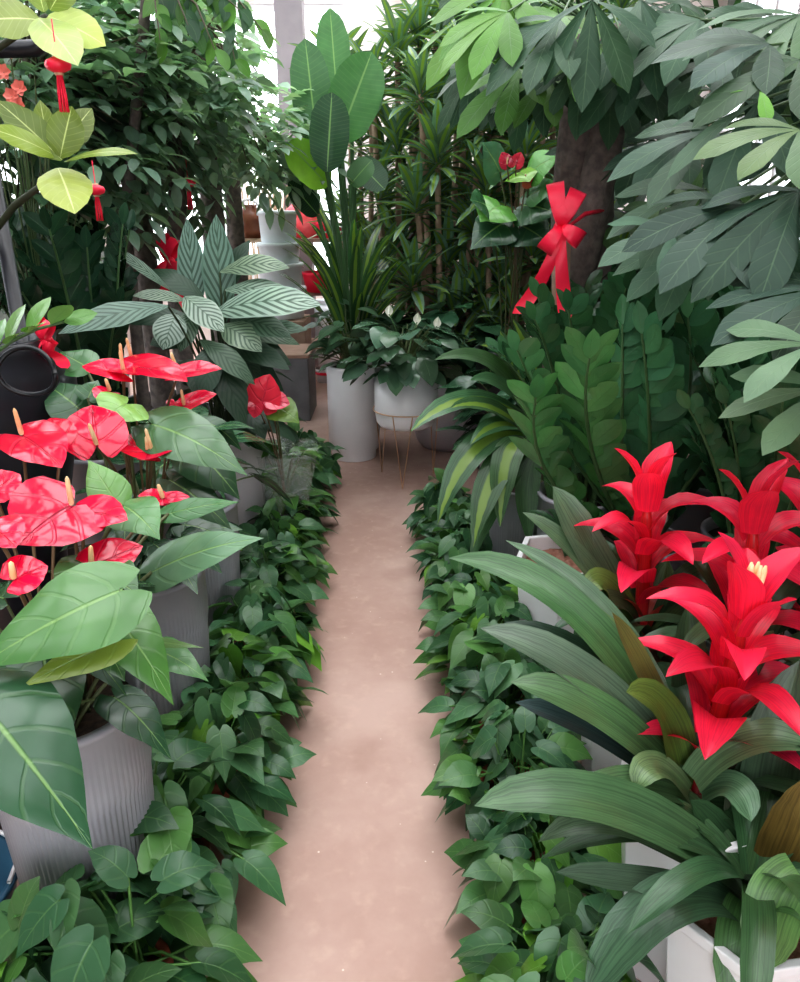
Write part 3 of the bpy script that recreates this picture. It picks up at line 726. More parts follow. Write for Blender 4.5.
# ------------------------------------------------------------------ dracaenas
def drac_head(lf, p, n, L, w, c, up0=.2, seedy=0, droop=.5):
    for i in range(n):
        a = i * 2.3999 + R.uniform(-.2, .2); t = i / n
        e = 1.35 - 1.5 * t + R.uniform(-.15, .15)     # inner ones upright, outer ones drooping
        l = L * R.uniform(.8, 1.1); h = V((math.cos(a), math.sin(a), 0))
        q = p - UP * (.10 * t)
        p1 = q + (h * math.cos(e) + UP * math.sin(e)) * l * .5
        p2 = p1 + (h * math.cos(e - droop) + UP * math.sin(e - droop - .2)) * l * .5
        lf.blade(q, p1, p2, l * w, (UP - h * .2 + rv(.25)).normalized(), 'drac', 8, 1, .2, 0, 0, .05, jit(c, .3))
def make_drac(seed, label, heads, mat_, c, L=.42, w=.062, n=26, ph=.4, pot='gpot', pr=.17):
    R.seed(seed)
    root = thing('dracaena', label, 'potted plant'); tall_pot(root, pr, ph, pot, o=V())
    lf = MB()
    for (x, y, z) in heads:
        st = MB(); b0 = V((x * .35, y * .35, ph - .05)); st.tube([b0, V((x * .7, y * .7, (ph + z) / 2)), V((x, y, z))], [.022, .02, .017], 8); st.build('cane', 'paleb', root)
        drac_head(lf, V((x, y, z)), n, L, w, c)
    lf.build('foliage', mat_, root)
    return root
d1 = make_drac(101, 'tall yellow-striped dracaena behind the peace lily', [(0, 0, 1.15), (.22, .0, 1.35), (-.20, -.05, 1.5), (.04, -.16, .82), (.05, .1, 2.3), (-.08, -.1, 1.75), (.18, -.08, 1.95), (-.18, .05, 2.12), (.22, .1, 2.4), (-.22, -.12, 1.05), (.2, -.15, .95)], 'drac', (.15, .25, .18), L=.38, w=.085, n=30)
d1.location = (.30, 4.95, 0)
place(d1, (.72, 5.35, 0), 1.4, 1.06, 'yellow-striped dracaena behind the tall pink-bloomed anthurium')
place(d1, (1.12, 5.0, 0), 2.7, 1.03, 'yellow-striped dracaena behind the ribboned trunk')
place(d1, (.52, 6.0, 0), 3.9, 1.12, 'yellow-striped dracaena in the back row midway to the pale wall')
place(d1, (1.35, 6.3, 0), 5.0, 1.15, 'yellow-striped dracaena in the back row toward the money tree')
place(d1, (.0, 5.55, 0), 0.6, 1.05, 'yellow-striped dracaena just behind the paddle-leaved plant')
place(d1, (-.26, 6.0, 0), 2.2, 1.0, 'yellow-striped dracaena seen between the paddle leaves stalks and the pale wall')
place(d1, (.62, 4.75, 0), 5.6, .9, 'shorter yellow-striped dracaena pressed against the tall pink-bloomed anthurium')
place(d1, (.22, 6.4, 0), 4.4, 1.15, 'yellow-striped dracaena reaching up against the pale back wall')
d2 = make_drac(107, 'tall plain green dracaena by the pale back wall', [(0, 0, 1.2), (.2, 0, 1.7), (-.15, .1, 2.2), (.05, -.1, 2.45), (0, 0, 1.8)], 'green', (.045, .11, .05), L=.4, w=.05, n=30)
d2.location = (.85, 7.0, 0)
place(d2, (1.7, 7.0, 0), 2.0, 1.1, 'plain green dracaena at the back corner past the money tree')
place(d2, (1.9, 5.6, 0), 4.0, 1.1, 'plain green dracaena hidden behind the palmate leaves')
place(d2, (2.4, 4.4, 0), 1.0, 1.1, 'plain green dracaena by the side wall under the palmate leaves')
place(d2, (.40, 7.5, 0), 3.3, .95, 'plain green dracaena nearest the steel column')
place(d2, (-2.2, 5.6, 0), 3.0, 1.0, 'plain green dracaena behind the leafy trees by the side wall')
place(d2, (-2.6, 4.2, 0), 5.0, 1.0, 'plain green dracaena in the corner behind the rubber plant')

# striped one hanging over the path
q = V((.50, 2.86, 0))
rd = thing('dracaena', 'yellow-striped dracaena arching over the path beside the white pots', 'potted plant', q)
tall_pot(rd, .14, .44, 'gpot', .018, fill=.03)
b = MB(); b.tube([q + V((0, 0, .4)), q + V((.02, 0, .6)), q + V((.03, 0, .80))], [.025, .023, .02], 10); b.build('cane', 'paleb', rd)
R.seed(111)
for base, tip, ctl, w, Y0, Y1, c in (
    ((538, 430), (410, 432), (470, 368), 30, 2.85, 2.6, 0), ((535, 425), (434, 360), (500, 335), 26, 2.9, 2.75, 1), ((535, 440), (450, 408), (490, 392), 26, 2.8, 2.6, 0), ((540, 440), (437, 525), (470, 408), 34, 2.8, 2.5, 0),
    ((530, 445), (500, 528), (500, 425), 32, 2.7, 2.5, 0), ((535, 450), (473, 548), (490, 440), 34, 2.75, 2.45, 0), ((540, 450), (470, 565), (495, 470), 26, 2.75, 2.5, 1), ((540, 425), (500, 330), (515, 370), 24, 2.9, 2.95, 0),
    ((545, 420), (512, 318), (535, 360), 22, 2.95, 3.0, 0), ((545, 420), (545, 300), (545, 360), 24, 2.95, 3.05, 0), ((540, 430), (470, 380), (505, 370), 26, 2.85, 2.7, 1), ((540, 440), (470, 445), (500, 405), 24, 2.8, 2.6, 0),
    ((545, 435), (580, 340), (565, 380), 24, 2.9, 3.0, 1), ((545, 445), (600, 420), (575, 400), 26, 2.85, 2.8, 0), ((540, 450), (530, 545), (520, 470), 26, 2.7, 2.55, 1), ((545, 450), (560, 540), (560, 470), 26, 2.7, 2.6, 1),
    ((535, 440), (455, 470), (480, 425), 28, 2.8, 2.6, 1), ((540, 430), (480, 345), (520, 345), 24, 2.9, 2.85, 0)):
    b = MB(); p0, p1, p2 = at(base[0], base[1], Y0), at(ctl[0], ctl[1], (Y0 + Y1) / 2), at(tip[0], tip[1], Y1)
    b.blade(p0, p1, p2, w * dep(p1) / FPX / 2, tocam(p1, .5, .7), 'drac', 12, 2, .18, 0, 0, .05, jit((.065, .14, .065), .25)); b.build('leaf', 'green' if c and R.random() < .75 else 'drac', rd)

# ------------------------------------------------------------------ paddle-leaved strelitzia
q = at(353, 300, 4.75); q = V((q.x, 4.75, 0))
rs = thing('strelitzia', 'tall plant with broad upright paddle leaves behind the white cylinder pot', 'potted plant', q)
tall_pot(rs, .18, .5, 'gpot')
R.seed(121); BS = q + V((0, 0, .46))
for a, tip, w, Y0, Y1, c, up in (((318, 150), (305, 38), 40, 4.7, 4.75, (.065, .17, .07), 0), ((338, 110), (330, 8), 34, 4.85, 4.9, (.08, .21, .08), 0), ((338, 142), (372, 52), 52, 4.7, 4.7, (.075, .21, .07), 0),
                            ((327, 172), (332, 92), 40, 4.32, 4.32, (.028, .085, .04), 0), ((328, 186), (287, 142), 38, 4.42, 4.34, (.26, .50, .05), .3), ((352, 130), (380, 92), 22, 4.9, 4.95, (.05, .12, .06), 0), ((355, 160), (385, 190), 30, 4.8, 4.7, (.03, .08, .04), .3), ((318, 215), (288, 182), 26, 4.6, 4.5, (.02, .05, .03), .4), ((350, 185), (372, 160), 24, 4.6, 4.6, (.10, .2, .10), .3)):
    b = MB(); p0 = px_leaf(b, a, tip, w, Y0, Y1, 'paddle', .06, None, c, 14, 3, .15, .0, 0, .03, .9, .1 + up)
    l = b.build('leaf', 'strel', rs); b = MB(); stalk(b, BS + V((R.uniform(-.05, .05), R.uniform(-.05, .05), 0)), p0, .012, (.07, .15, .06), 0, 7); b.build('leaf_stalk', 'stem', l)
lf = MB()
for i in range(46):
    a = R.uniform(0, 6.28); h = V((math.cos(a), math.sin(a), 0)); p0 = BS + h * .05 + UP * R.uniform(0, .45); l = R.uniform(.4, .85)
    lf.blade(p0, p0 + h * l * .2 + UP * l * .6, p0 + h * l * .55 + UP * l * .75, .032, (UP - h), 'drac', 9, 1, .2, 0, 0, .03, jit((.06, .13, .06), .3))
lf.build('foliage', 'drac', rs)

# ------------------------------------------------------------------ rubber plant, pale
q = V((-1.25, 2.05, 0))
rr = thing('rubber_plant', 'pale yellow-green rubber plant with two whorls of broad leaves over the anthuriums', 'potted plant', q)
tall_pot(rr, .16, .55, 'bpot')
W1, W2 = at(60, 172, 1.95), at(46, 16, 1.95)
b = MB(); q0 = q + V((0, 0, .5)); b.tube([q0, at(-60, 300, 2.1), at(15, 205, 2.05), W1], [.012, .011, .009, .006], 8, (.035, .04, .02)); b.build('stem', 'stem', rr)
b = MB(); q0 = q + V((-.05, 0.05, .5)); b.tube([q0, at(-70, 200, 2.15), at(-20, 60, 2.1), W2], [.012, .011, .009, .006], 8, (.035, .04, .02)); b.build('stem', 'stem', rr)
YG = (.24, .31, .055)
R.seed(131)
for a, tip, w, Y1, c, k, up in (((62, 160), (-4, 100), 34, 1.95, (.16, .22, .05), .8, .3), ((56, 156), (-12, 128), 28, 1.85, (.30, .40, .07), .6, .5), ((60, 158), (72, 106), 36, 1.95, (.17, .23, .04), .8, .2), ((64, 162), (138, 154), 20, 1.85, (.24, .33, .07), .5, .7),
                          ((58, 168), (75, 214), 52, 1.80, (.42, .50, .12), .7, .5), ((50, 156), (40, 100), 24, 2.0, (.19, .25, .04), .8, .2), ((60, 150), (92, 108), 30, 2.05, (.15, .2, .04), .8, .2),
                          ((38, 18), (78, 66), 46, 1.82, (.45, .56, .20), .7, .5), ((48, 16), (106, 46), 44, 1.95, (.52, .62, .18), .7, .5), ((40, 20), (-25, 22), 46, 1.9, (.28, .34, .11), .7, .5), ((44, 12), (30, -40), 30, 1.95, (.2, .27, .06), .8, .2), ((50, 10), (75, -30), 30, 1.95, (.2, .27, .06), .8, .2)):
    b = MB(); px_leaf(b, a, tip, w, 1.95, Y1, 'oval', .12, None, c, 12, 3, .14, -.12, 0, .04, k, up); b.build('leaf', 'rubber', rr)

# ------------------------------------------------------------------ leafy trees on the far side of the anthuriums
def spray(lf, p, d, L, n, c, ll):
    """a compound leaf: leaflets in pairs along a drooping rachis"""
    d = d.normalized(); s = d.cross(UP); s = s.normalized() if s.length > .1 else V((1, 0, 0))
    for i in range(n):
        t = (i + .6) / n; q = p + d * (L * t) - UP * (L * .35 * t * t)
        for k in (-1, 1):
            e = (s * k * .9 + d * .6 + V((0, 0, R.uniform(-.5, .1)))).normalized(); l = ll * R.uniform(.75, 1.2)
            lf.blade(q, q + e * l * .5 + UP * l * .1, q + e * l - UP * l * .15, l * .26, (UP + rv(.5)).normalized(), 'lance', 4, 1, .2, 0, 0, 0, jit(c, .35))
    q = p + d * L - UP * L * .35; lf.blade(q, q + d * ll * .5, q + (d - UP * .4) * ll, ll * .26, UP, 'lance', 4, 1, .2, 0, 0, 0, jit(c, .35))
def leafy_tree(name, label, base, trunk, rt, clouds, seed, c, ll=.098, barkm='bark', pot=True):
    R.seed(seed)
    root = thing(name, label, 'tree', base)
    if pot: tall_pot(root, .22, .45, 'bpot')
    b = MB(); b.tube([base + V((0, 0, .4))] + trunk, [rt] + [rt * (1 - .12 * (i + 1)) for i in range(len(trunk))], 10); b.build('trunk', barkm, root)
    lf, st = MB(), MB()
    top = trunk[-1]
    for (ctr, rad, n) in clouds:
        for i in range(int(n * 1.25)):
            while True:
                o = rv()
                if .2 < o.length < 1: break
            p = ctr + V((o.x * rad[0], o.y * rad[1], o.z * rad[2])); d = V((o.x, o.y, o.z * .4 + R.uniform(-.3, .3))) + rv(.4)
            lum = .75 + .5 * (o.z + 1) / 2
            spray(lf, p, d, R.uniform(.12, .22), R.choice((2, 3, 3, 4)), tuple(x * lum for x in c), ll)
            if i % 6 == 0:
                hub = trunk[max(0, len(trunk) - 2)] if R.random() < .5 else top
                st.tube([hub, hub.lerp(p, .5) + UP * .06, p], [.010, .006, .003], 5, (.10, .08, .05), False)
    lf.build('foliage', 'tree', root); st.build('branches', 'stem', root)
    return root
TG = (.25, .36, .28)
def fl(px, Y): p = at(px, 300, Y); return V((p.x, Y, 0))
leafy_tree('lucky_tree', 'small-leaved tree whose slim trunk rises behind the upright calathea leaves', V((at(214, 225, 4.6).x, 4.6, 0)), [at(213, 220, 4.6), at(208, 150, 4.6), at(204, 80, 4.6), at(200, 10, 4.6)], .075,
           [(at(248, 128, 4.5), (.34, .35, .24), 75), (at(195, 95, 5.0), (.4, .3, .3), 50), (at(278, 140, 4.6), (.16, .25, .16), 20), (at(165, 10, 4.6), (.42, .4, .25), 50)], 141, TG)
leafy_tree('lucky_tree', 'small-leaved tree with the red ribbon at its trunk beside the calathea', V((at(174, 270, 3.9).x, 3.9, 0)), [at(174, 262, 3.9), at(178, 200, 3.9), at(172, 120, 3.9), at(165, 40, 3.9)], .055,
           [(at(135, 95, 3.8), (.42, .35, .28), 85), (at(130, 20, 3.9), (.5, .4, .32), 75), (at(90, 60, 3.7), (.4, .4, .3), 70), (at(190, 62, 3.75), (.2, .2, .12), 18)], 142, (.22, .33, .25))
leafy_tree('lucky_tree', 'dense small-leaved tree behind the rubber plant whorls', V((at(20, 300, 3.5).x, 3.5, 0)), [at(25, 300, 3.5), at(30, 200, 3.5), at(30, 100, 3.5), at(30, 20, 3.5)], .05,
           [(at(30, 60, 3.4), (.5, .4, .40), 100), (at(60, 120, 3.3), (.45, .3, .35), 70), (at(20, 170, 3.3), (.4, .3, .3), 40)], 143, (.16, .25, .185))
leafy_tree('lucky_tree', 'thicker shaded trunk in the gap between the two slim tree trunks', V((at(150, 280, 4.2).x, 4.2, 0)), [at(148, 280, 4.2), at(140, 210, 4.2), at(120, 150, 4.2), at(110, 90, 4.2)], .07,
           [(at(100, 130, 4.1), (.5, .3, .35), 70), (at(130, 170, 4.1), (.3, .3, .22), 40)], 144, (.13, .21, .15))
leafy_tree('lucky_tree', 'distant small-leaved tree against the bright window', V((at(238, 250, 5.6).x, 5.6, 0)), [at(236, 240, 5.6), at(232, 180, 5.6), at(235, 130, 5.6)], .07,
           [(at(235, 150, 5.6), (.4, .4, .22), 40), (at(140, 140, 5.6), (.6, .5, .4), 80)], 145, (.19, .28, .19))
# dangling twig of pointed leaves at the top
R.seed(150)
rt = thing('benjamin_fig', 'fig tree with dangling pointed leaves against the bright window', 'tree', V((-1.15, 3.3, 0)))
tall_pot(rt, .18, .5, 'bpot')
b = MB(); T0 = at(150, -40, 3.3); b.tube([V((-1.15, 3.3, .45)), V((-1.15, 3.35, 1.4)), T0, at(200, -30, 3.2)], [.03, .026, .02, .012], 8); b.build('trunk', 'bark', rt)
lf, st = MB(), MB()
for (x0, y0, x1, y1) in ((170, -20, 240, 10), (180, -10, 215, 50), (200, -20, 262, 30), (160, -20, 190, 30), (150, -30, 160, 40), (210, -20, 235, 60)):
    p0, p1 = at(x0, y0, 3.25), at(x1, y1, 3.15); st.tube([p0, p0.lerp(p1, .5) + UP * .05, p1], [.006, .004, .002], 5, (.10, .08, .05), False)
    for k in range(9):
        q = p0.lerp(p1, k / 8) + UP * .03 * math.sin(k / 8 * 3.14); l = R.uniform(.07, .10); d = (V((R.uniform(-.4, .7), -.1, -1)) + rv(.3)).normalized()
        lf.blade(q, q + d * l * .5 + V((.02, 0, .01)), q + d * l, l * .27, V((R.uniform(-.4, .4), -1, .3)), 'oval', 7, 1, .2, 0, 0, .04, jit(R.choice([(.08, .19, .05), (.05, .12, .06), (.12, .26, .06)]), .2))
lf.build('foliage', 'tree', rt); st.build('branches', 'stem', rt)

# ------------------------------------------------------------------ money tree (braided trunk, palmate leaves)
def palmate(lf, st, c0, d, n, L, w, c, src=None, spreadk=1.0, face=None):
    d = d.normalized(); s = d.orthogonal().normalized(); t = d.cross(s)
    if face is None: face = tocam(c0, .4, .7)
    s = d.cross(face); s = s.normalized() if s.length > .05 else s
    for i in range(n):
        a = (i - (n - 1) / 2) / max(1, n - 1) * 2.9 * spreadk
        e = (d * math.cos(a) + s * math.sin(a)).normalized(); l = L * (1 - .12 * abs(a)) * R.uniform(.88, 1.08)
        nn = (face + rv(.22)).normalized()
        lf.blade(c0, c0 + e * l * .5 + nn * l * .1, c0 + e * l - UP * l * .14, l * w, nn, 'obov', 10, 2, .16, -.1, 0, .05, jit(c, .18))
    if src is not None: st.tube([src, src.lerp(c0, .55) + UP * .08, c0], [.006, .0045, .0035], 5, (.09, .15, .07), False)
p = at(582, 250, 3.0); mb0 = V((p.x, 3.0, 0))
rm = thing('money_tree', 'money tree with the thick dark trunk wearing the red bow', 'tree', mb0)
tall_pot(rm, .24, .42, 'gpot')
Ttop = at(582, 70, 3.0)
for k in range(3):
    b = MB(); pts = []
    for i in range(25):
        t = i / 24; z = .38 + (Ttop.z + .12 - .38) * t; a = k * 2.094 + t * 4.2
        pts.append(V((p.x + math.cos(a) * .058, 3.0 + math.sin(a) * .058, z)))
    b.tube(pts, [.074 - .010 * i / 24 for i in range(25)], 12); b.build('trunk', 'bark', rm)
R.seed(161); lf, st = MB(), MB()
PG = (.050, .105, .062)
for cx, cy, Y, dx, dy, L, n in ((592, 0, 2.5, -.05, 1, .25, 5), (560, 20, 2.6, -.9, .7, .28, 5), (508, 12, 2.7, -.9, .6, .25, 5), (620, 30, 2.7, .6, .8, .26, 5), (545, 60, 2.9, -.5, .9, .24, 5), (480, 10, 3.1, -.6, .7, .28, 5), (610, 75, 2.9, .5, .9, .24, 5), (580, 60, 2.75, 0, 1, .2, 5), (505, -10, 2.8, -.4, .8, .3, 5), (640, 0, 2.6, .5, .6, .28, 5)):
    c0 = at(cx, cy, Y); palmate(lf, st, c0, V((dx, -.15, -dy)), n, L, .17, (.12, .26, .06) if cx < 509 else PG, Ttop + V((0, 0, .15)), .75)
for i in range(30):
    c0 = at(R.uniform(470, 640), R.uniform(-30, 80), R.uniform(2.7, 3.8)); palmate(lf, st, c0, V((c0.x - mb0.x, c0.y - 3, -.5)) + rv(.3), 5, R.uniform(.2, .27), .17, R.choice([PG, (.04, .09, .05), (.10, .22, .05)]), Ttop + V((0, 0, .15)) if i % 3 == 0 else None)
lf.build('foliage', 'pach', rm); st.build('branches', 'stem', rm)
# pale cane in front of it
p = at(556, 300, 2.88)
b = MB(); b.tube([V((p.x, 2.84, 0)), at(560, 315, 2.84), at(562, 240, 2.84)], [.036, .034, .032], 10)
tag(b.build('wooden_stake', 'paleb'), 'pale wooden stake standing at the trunk under the red bow', 'stake')

p = V((1.55, 2.1, 0))
rm2 = thing('money_tree', 'money tree spreading broad grey-green palmate leaves over the zz plants', 'tree', p)
tall_pot(rm2, .2, .45, 'gpot')
b = MB(); T2 = V((1.5, 2.15, 1.75)); b.tube([V((1.55, 2.1, .4)), V((1.54, 2.1, 1.1)), T2], [.06, .05, .04], 10); b.build('trunk', 'bark', rm2)
lf, st = MB(), MB(); R.seed(171)
LG = (.038, .074, .051)
for cx, cy, Y, dx, dy, L, n, c in (
    (745, 205, 1.75, -1, .45, .26, 4, LG), (800, 190, 1.65, -1, .9, .27, 5, LG), (705, 190, 2.1, -1, .6, .27, 4, (.07, .13, .085)), (715, 130, 2.1, -1, .55, .28, 4, (.065, .125, .08)), (770, 45, 2.0, -1, .15, .26, 4, LG), (800, 60, 1.9, -1, .45, .26, 3, (.05, .10, .055)),
    (690, 140, 2.6, -1, .4, .26, 4, (.05, .10, .065)), (800, 130, 1.7, -1, .3, .2, 4, (.12, .2, .09)), (720, 60, 2.5, -1, .5, .26, 4, (.05, .10, .06)), (700, 20, 2.5, -.8, .5, .28, 5, (.05, .105, .06)),
    (830, 290, 1.5, -1, .3, .24, 5, LG), (815, 345, 1.35, -1, .25, .2, 4, (.12, .2, .11)), (830, 390, 1.35, -1, .35, .2, 4, (.12, .2, .11)), (700, 240, 2.2, -.9, .6, .25, 5, (.06, .12, .07)), (640, 60, 2.7, -.6, .6, .26, 5, (.045, .095, .055)),
    (672, 232, 2.0, -1, .3, .20, 3, (.10, .17, .12)), (760, 100, 1.95, -.8, .9, .25, 4, (.065, .125, .08)), (800, 15, 2.1, -1, .5, .28, 5, (.08, .15, .08)), (760, 90, 1.85, -1, .7, .13, 2, (.15, .33, .05))):
    c0 = at(cx, cy, Y); palmate(lf, st, c0, V((dx, -.15, -dy)), n, L, .165, c, T2, .72)
lf.build('foliage', 'pach', rm2); st.build('branches', 'stem', rm2)
p = V((2.0, 3.3, 0))
rm3 = thing('money_tree', 'shaded money tree filling the space behind the broad palmate leaves', 'tree', p)
tall_pot(rm3, .2, .45, 'bpot')
b = MB(); T3 = V((2.0, 3.3, 1.8)); b.tube([V((2, 3.3, .4)), V((2, 3.3, 1.1)), T3], [.06, .05, .04], 10); b.build('trunk', 'bark', rm3)
lf, st = MB(), MB()
for i in range(95):
    c0 = at(R.uniform(600, 830), R.uniform(0, 340), R.uniform(2.8, 3.9)); palmate(lf, st, c0, V((R.uniform(-1, .4), -.3, R.uniform(-.9, .1))), 5, R.uniform(.18, .26), .18, R.choice([(.05, .10, .06), (.04, .085, .05), (.06, .12, .065), (.09, .18, .06)]), T3 if i % 4 == 0 else None, .9)
lf.build('foliage', 'pach', rm3); st.build('branches', 'stem', rm3)

# ------------------------------------------------------------------ white pots group
q = atz(353, 462, 0); q = V((q.x, q.y + .13, 0))
rw = thing('arrowhead_vine', 'bushy dark-leaved plant in the tall white cylinder pot', 'potted plant', q)
b = MB(); r, h = .155, .58
b.lathe([(.001, 0), (r * .88, 0), (r * .9, .008), (r * .9, .045), (r, .06), (r, h - .012), (r * .985, h), (r * .92, h), (r * .91, h - .1), (.001, h - .1)], q, 48); b.build('pot', 'wpot', rw)
b = MB(); b.disc(q, r * .92, z=h - .03, bumpy=.005); b.build('soil', 'soil', rw)
fill_leaves(rw, q + V((0, 0, h - .03)), .20, .06, .40, 80, .14, (.085, .165, .10), 'pothos', 181, 'pothos', .12)

q2 = at(406, 405, 4.1); q2 = V((q2.x, 4.1, 0))
rp = thing('peace_lily', 'peace lily with white blooms in a round white planter', 'potted plant', q2 + V((0, 0, .33)))
b = MB(); o = q2 + V((0, 0, .33)); r, h = .175, .30
b.lathe([(.001, 0), (r * .86, 0), (r * .94, .02), (r, .08), (r, h), (r * .94, h), (r * .92, h - .06), (.001, h - .06)], o, 40); b.build('pot', 'wpot', rp)
b = MB(); b.disc(o, r * .93, z=h - .03, bumpy=.005); b.build('soil', 'soil', rp)
fill_leaves(rp, o + V((0, 0, h - .03)), .24, .04, .30, 95, .17, (.075, .145, .09), 'zz', 183, 'lance', 0)
R.seed(184)
for px, py in ((437, 320), (417, 316), (389, 308)):
    t = at(px, py + 6, 4.1)
    b = MB(); b.blade(t - UP * .015, t + V((0, .02, .02)), t + V((.005, 0, .05)), .022, V((0, -1, .3)), 'oval', 8, 2, .5, .2, 0, 0, (1, 1, 1)); f = b.build('flower', 'white', rp)
    b = MB(); b.tube([t, t + UP * .02, t + UP * .04], [.006, .007, .003], 6); b.build('spadix', 'white', f)
    b = MB(); stalk(b, o + V((0, 0, h)), t, .003, (.1, .2, .08)); b.build('stalk', 'stem', f)
b = MB()
for a in (0.4, 2.5, 4.6):
    d = V((math.cos(a), math.sin(a), 0)); bt = q2 + d * .175 + V((0, 0, .006))
    for s in (-.3, .3):
        e = V((math.cos(a + s), math.sin(a + s), 0)); b.tube([q2 + e * .182 + V((0, 0, .42)), bt], .0032, 6)
ring = [q2 + V((.184 * math.cos(k * .2618), .184 * math.sin(k * .2618), .42)) for k in range(25)]
b.tube(ring, .0035, 6)
tag(b.build('plant_stand', 'gold'), 'gold wire stand with splayed legs under the peace lily', 'plant stand')

q3 = V((at(445, 440, 4.75).x, 4.75, 0))
rq = thing('peace_lily', 'broad dark-leaved plant in the low rounded pot behind the wire stand', 'potted plant', q3)
b = MB(); r, h = .26, .46
b.lathe([(.001, 0), (r * .55, 0), (r * .7, .04), (r * .92, .2), (r, h * .85), (r * .98, h), (r * .9, h), (r * .88, h - .08), (.001, h - .08)], q3, 40); b.build('pot', 'dpot', rq)
b = MB(); b.disc(q3, r * .9, z=h - .05, bumpy=.005); b.build('soil', 'soil', rq)
fill_leaves(rq, q3 + V((0, 0, h - .05)), .3, .1, .5, 70, .24, (.042, .10, .055), 'zz', 185, 'lance', 0)
place(rq, (.72, 4.5, 0), 1.2, .85, 'broad dark-leaved plant in a rounded pot behind the arching dracaena')
place(rq, (1.0, 4.0, 0), 2.6, .9, 'broad dark-leaved plant in a rounded pot below the tall pink-bloomed anthurium')
place(rq, (.60, 3.55, 0), 4.0, .8, 'broad glossy-leaved plant in a rounded pot between peace lily and zz plants')

# ------------------------------------------------------------------ buckets, bags and bits at the far end
bc = at(282, 300, 6.2)
bz = at(282, 318, 6.2).z
q = V((bc.x, 6.2, 0))
b = MB(); hB = .62; b.box((-.24, -.2, 0), (.2, .2, hB), (1, 1, 1), 0, q); 
rbx = thing('cardboard_box', 'brown box carrying the stack of white buckets', 'box', q)
b.build('carton', 'card', rbx, False, .006)
b = MB(); b.box((-.241, -.03, hB), (.201, .03, hB + .003), (1, 1, 1), 0, q); b.build('tape', 'wick', rbx, False)
zc = hB + .004
labs = ['widest lowest bucket of the white stack, with a red band under its rim', 'second white bucket up the stack', 'third white bucket up the stack', 'narrow topmost white bucket with lid, beside the red bag']
tops = [at(282, y, 6.2).z for y in (272, 248, 212)]
hts = [(.19, .25), (.178, .19), (.165, .16), (.15, .24)]
tot = sum(h for r, h in hts); want = at(282, 211, 6.2).z - zc; s = want / tot
for (r, h), lab in zip(hts, labs):
    h *= s; o = V((bc.x, 6.2, zc))
    rb_ = thing('bucket', lab, 'bucket', o, 'stacked white buckets')
    b = MB(); b.lathe([(.001, 0), (r * .88, 0), (r * .9, .01), (r * .97, h * .84), (r * 1.03, h * .85), (r * 1.03, h * .9), (r, h * .91), (r, h - .012), (.001, h - .012)], o, 36); b.build('tub', 'bucket', rb_)
    b = MB(); b.lathe([(r * .99, h - .03), (r * 1.05, h - .03), (r * 1.05, h - .006), (r * 1.02, h), (.001, h)], o, 36); b.build('lid', 'bucket', rb_)
    if lab == labs[0]:
        b = MB(); b.tube([o + V((r * 1.04 * math.cos(k * .2618), r * 1.04 * math.sin(k * .2618), h * .8)) for k in range(25)], .008, 6); b.build('red_band', 'rope', rb_)
    zc += h + .001
# crate and red bag beside it
q = at(300, 300, 6.7); q = V((q.x + .08, 6.75, 0))
rk = thing('crate', 'brown wooden crate rack under the red bag', 'crate', q)
b = MB(); b.box((-.3, -.2, 0), (-.26, .2, 1.2), o=q); b.box((.26, -.2, 0), (.3, .2, 1.2), o=q); b.build('side_panel', 'card', rk, False)
for z in (.3, .75, 1.18):
    b = MB(); b.box((-.3, -.2, z), (.3, .2, z + .03), o=q); b.build('shelf', 'card', rk, False)
o = V((q.x - .02, 6.75, 1.21)); R.seed(190)
b = MB(); P = []; 
for i in range(9):
    for k in range(20):
        t = i / 8; a = 6.283 * k / 20; rr_ = [.16, .2, .21, .2, .17, .14, .10, .06, .03][i] * (1 + .12 * math.sin(a * 3 + i) + R.uniform(-.06, .06))
        P.append(o + V((math.cos(a) * rr_, math.sin(a) * rr_ * .7, t * .34)))
b.grid(P, [(0, 0)] * len(P), 9, 20, (1, 1, 1), True); tag(b.build('plastic_bag', 'redbag'), 'bulging red plastic bag beside the bucket stack', 'bag')
b = MB(); b.lathe([(.001, 0), (.13, 0), (.16, .14), (.165, .16), (.15, .16), (.14, .02), (.001, .02)], V((q.x + .12, 6.62, .781)), 28); tag(b.build('bowl', 'red'), 'red plastic bowl on the crate shelf below the red bag', 'bowl')
b = MB(); b.lathe([(.001, 0), (.12, 0), (.14, .1), (.145, .12), (.13, .12), (.12, .02), (.001, .02)], V((q.x + .2, 6.72, 1.211)), 28); tag(b.build('bowl', 'red'), 'red plastic bowl on the crate top beside the red bag', 'bowl')
# grey panel box by the path
q = V((at(292, 380, 5.6).x, 5.55, 0))
rg2 = thing('storage_box', 'dark grey box with pale brown top by the path end', 'box', q)
b = MB(); b.box((-.16, -.22, 0), (.16, .22, .46), o=q); b.build('body', 'grey', rg2, False, .008)
b = MB(); b.box((-.17, -.23, .46), (.17, .23, .485), o=q); b.build('lid', 'card', rg2, False, .006)
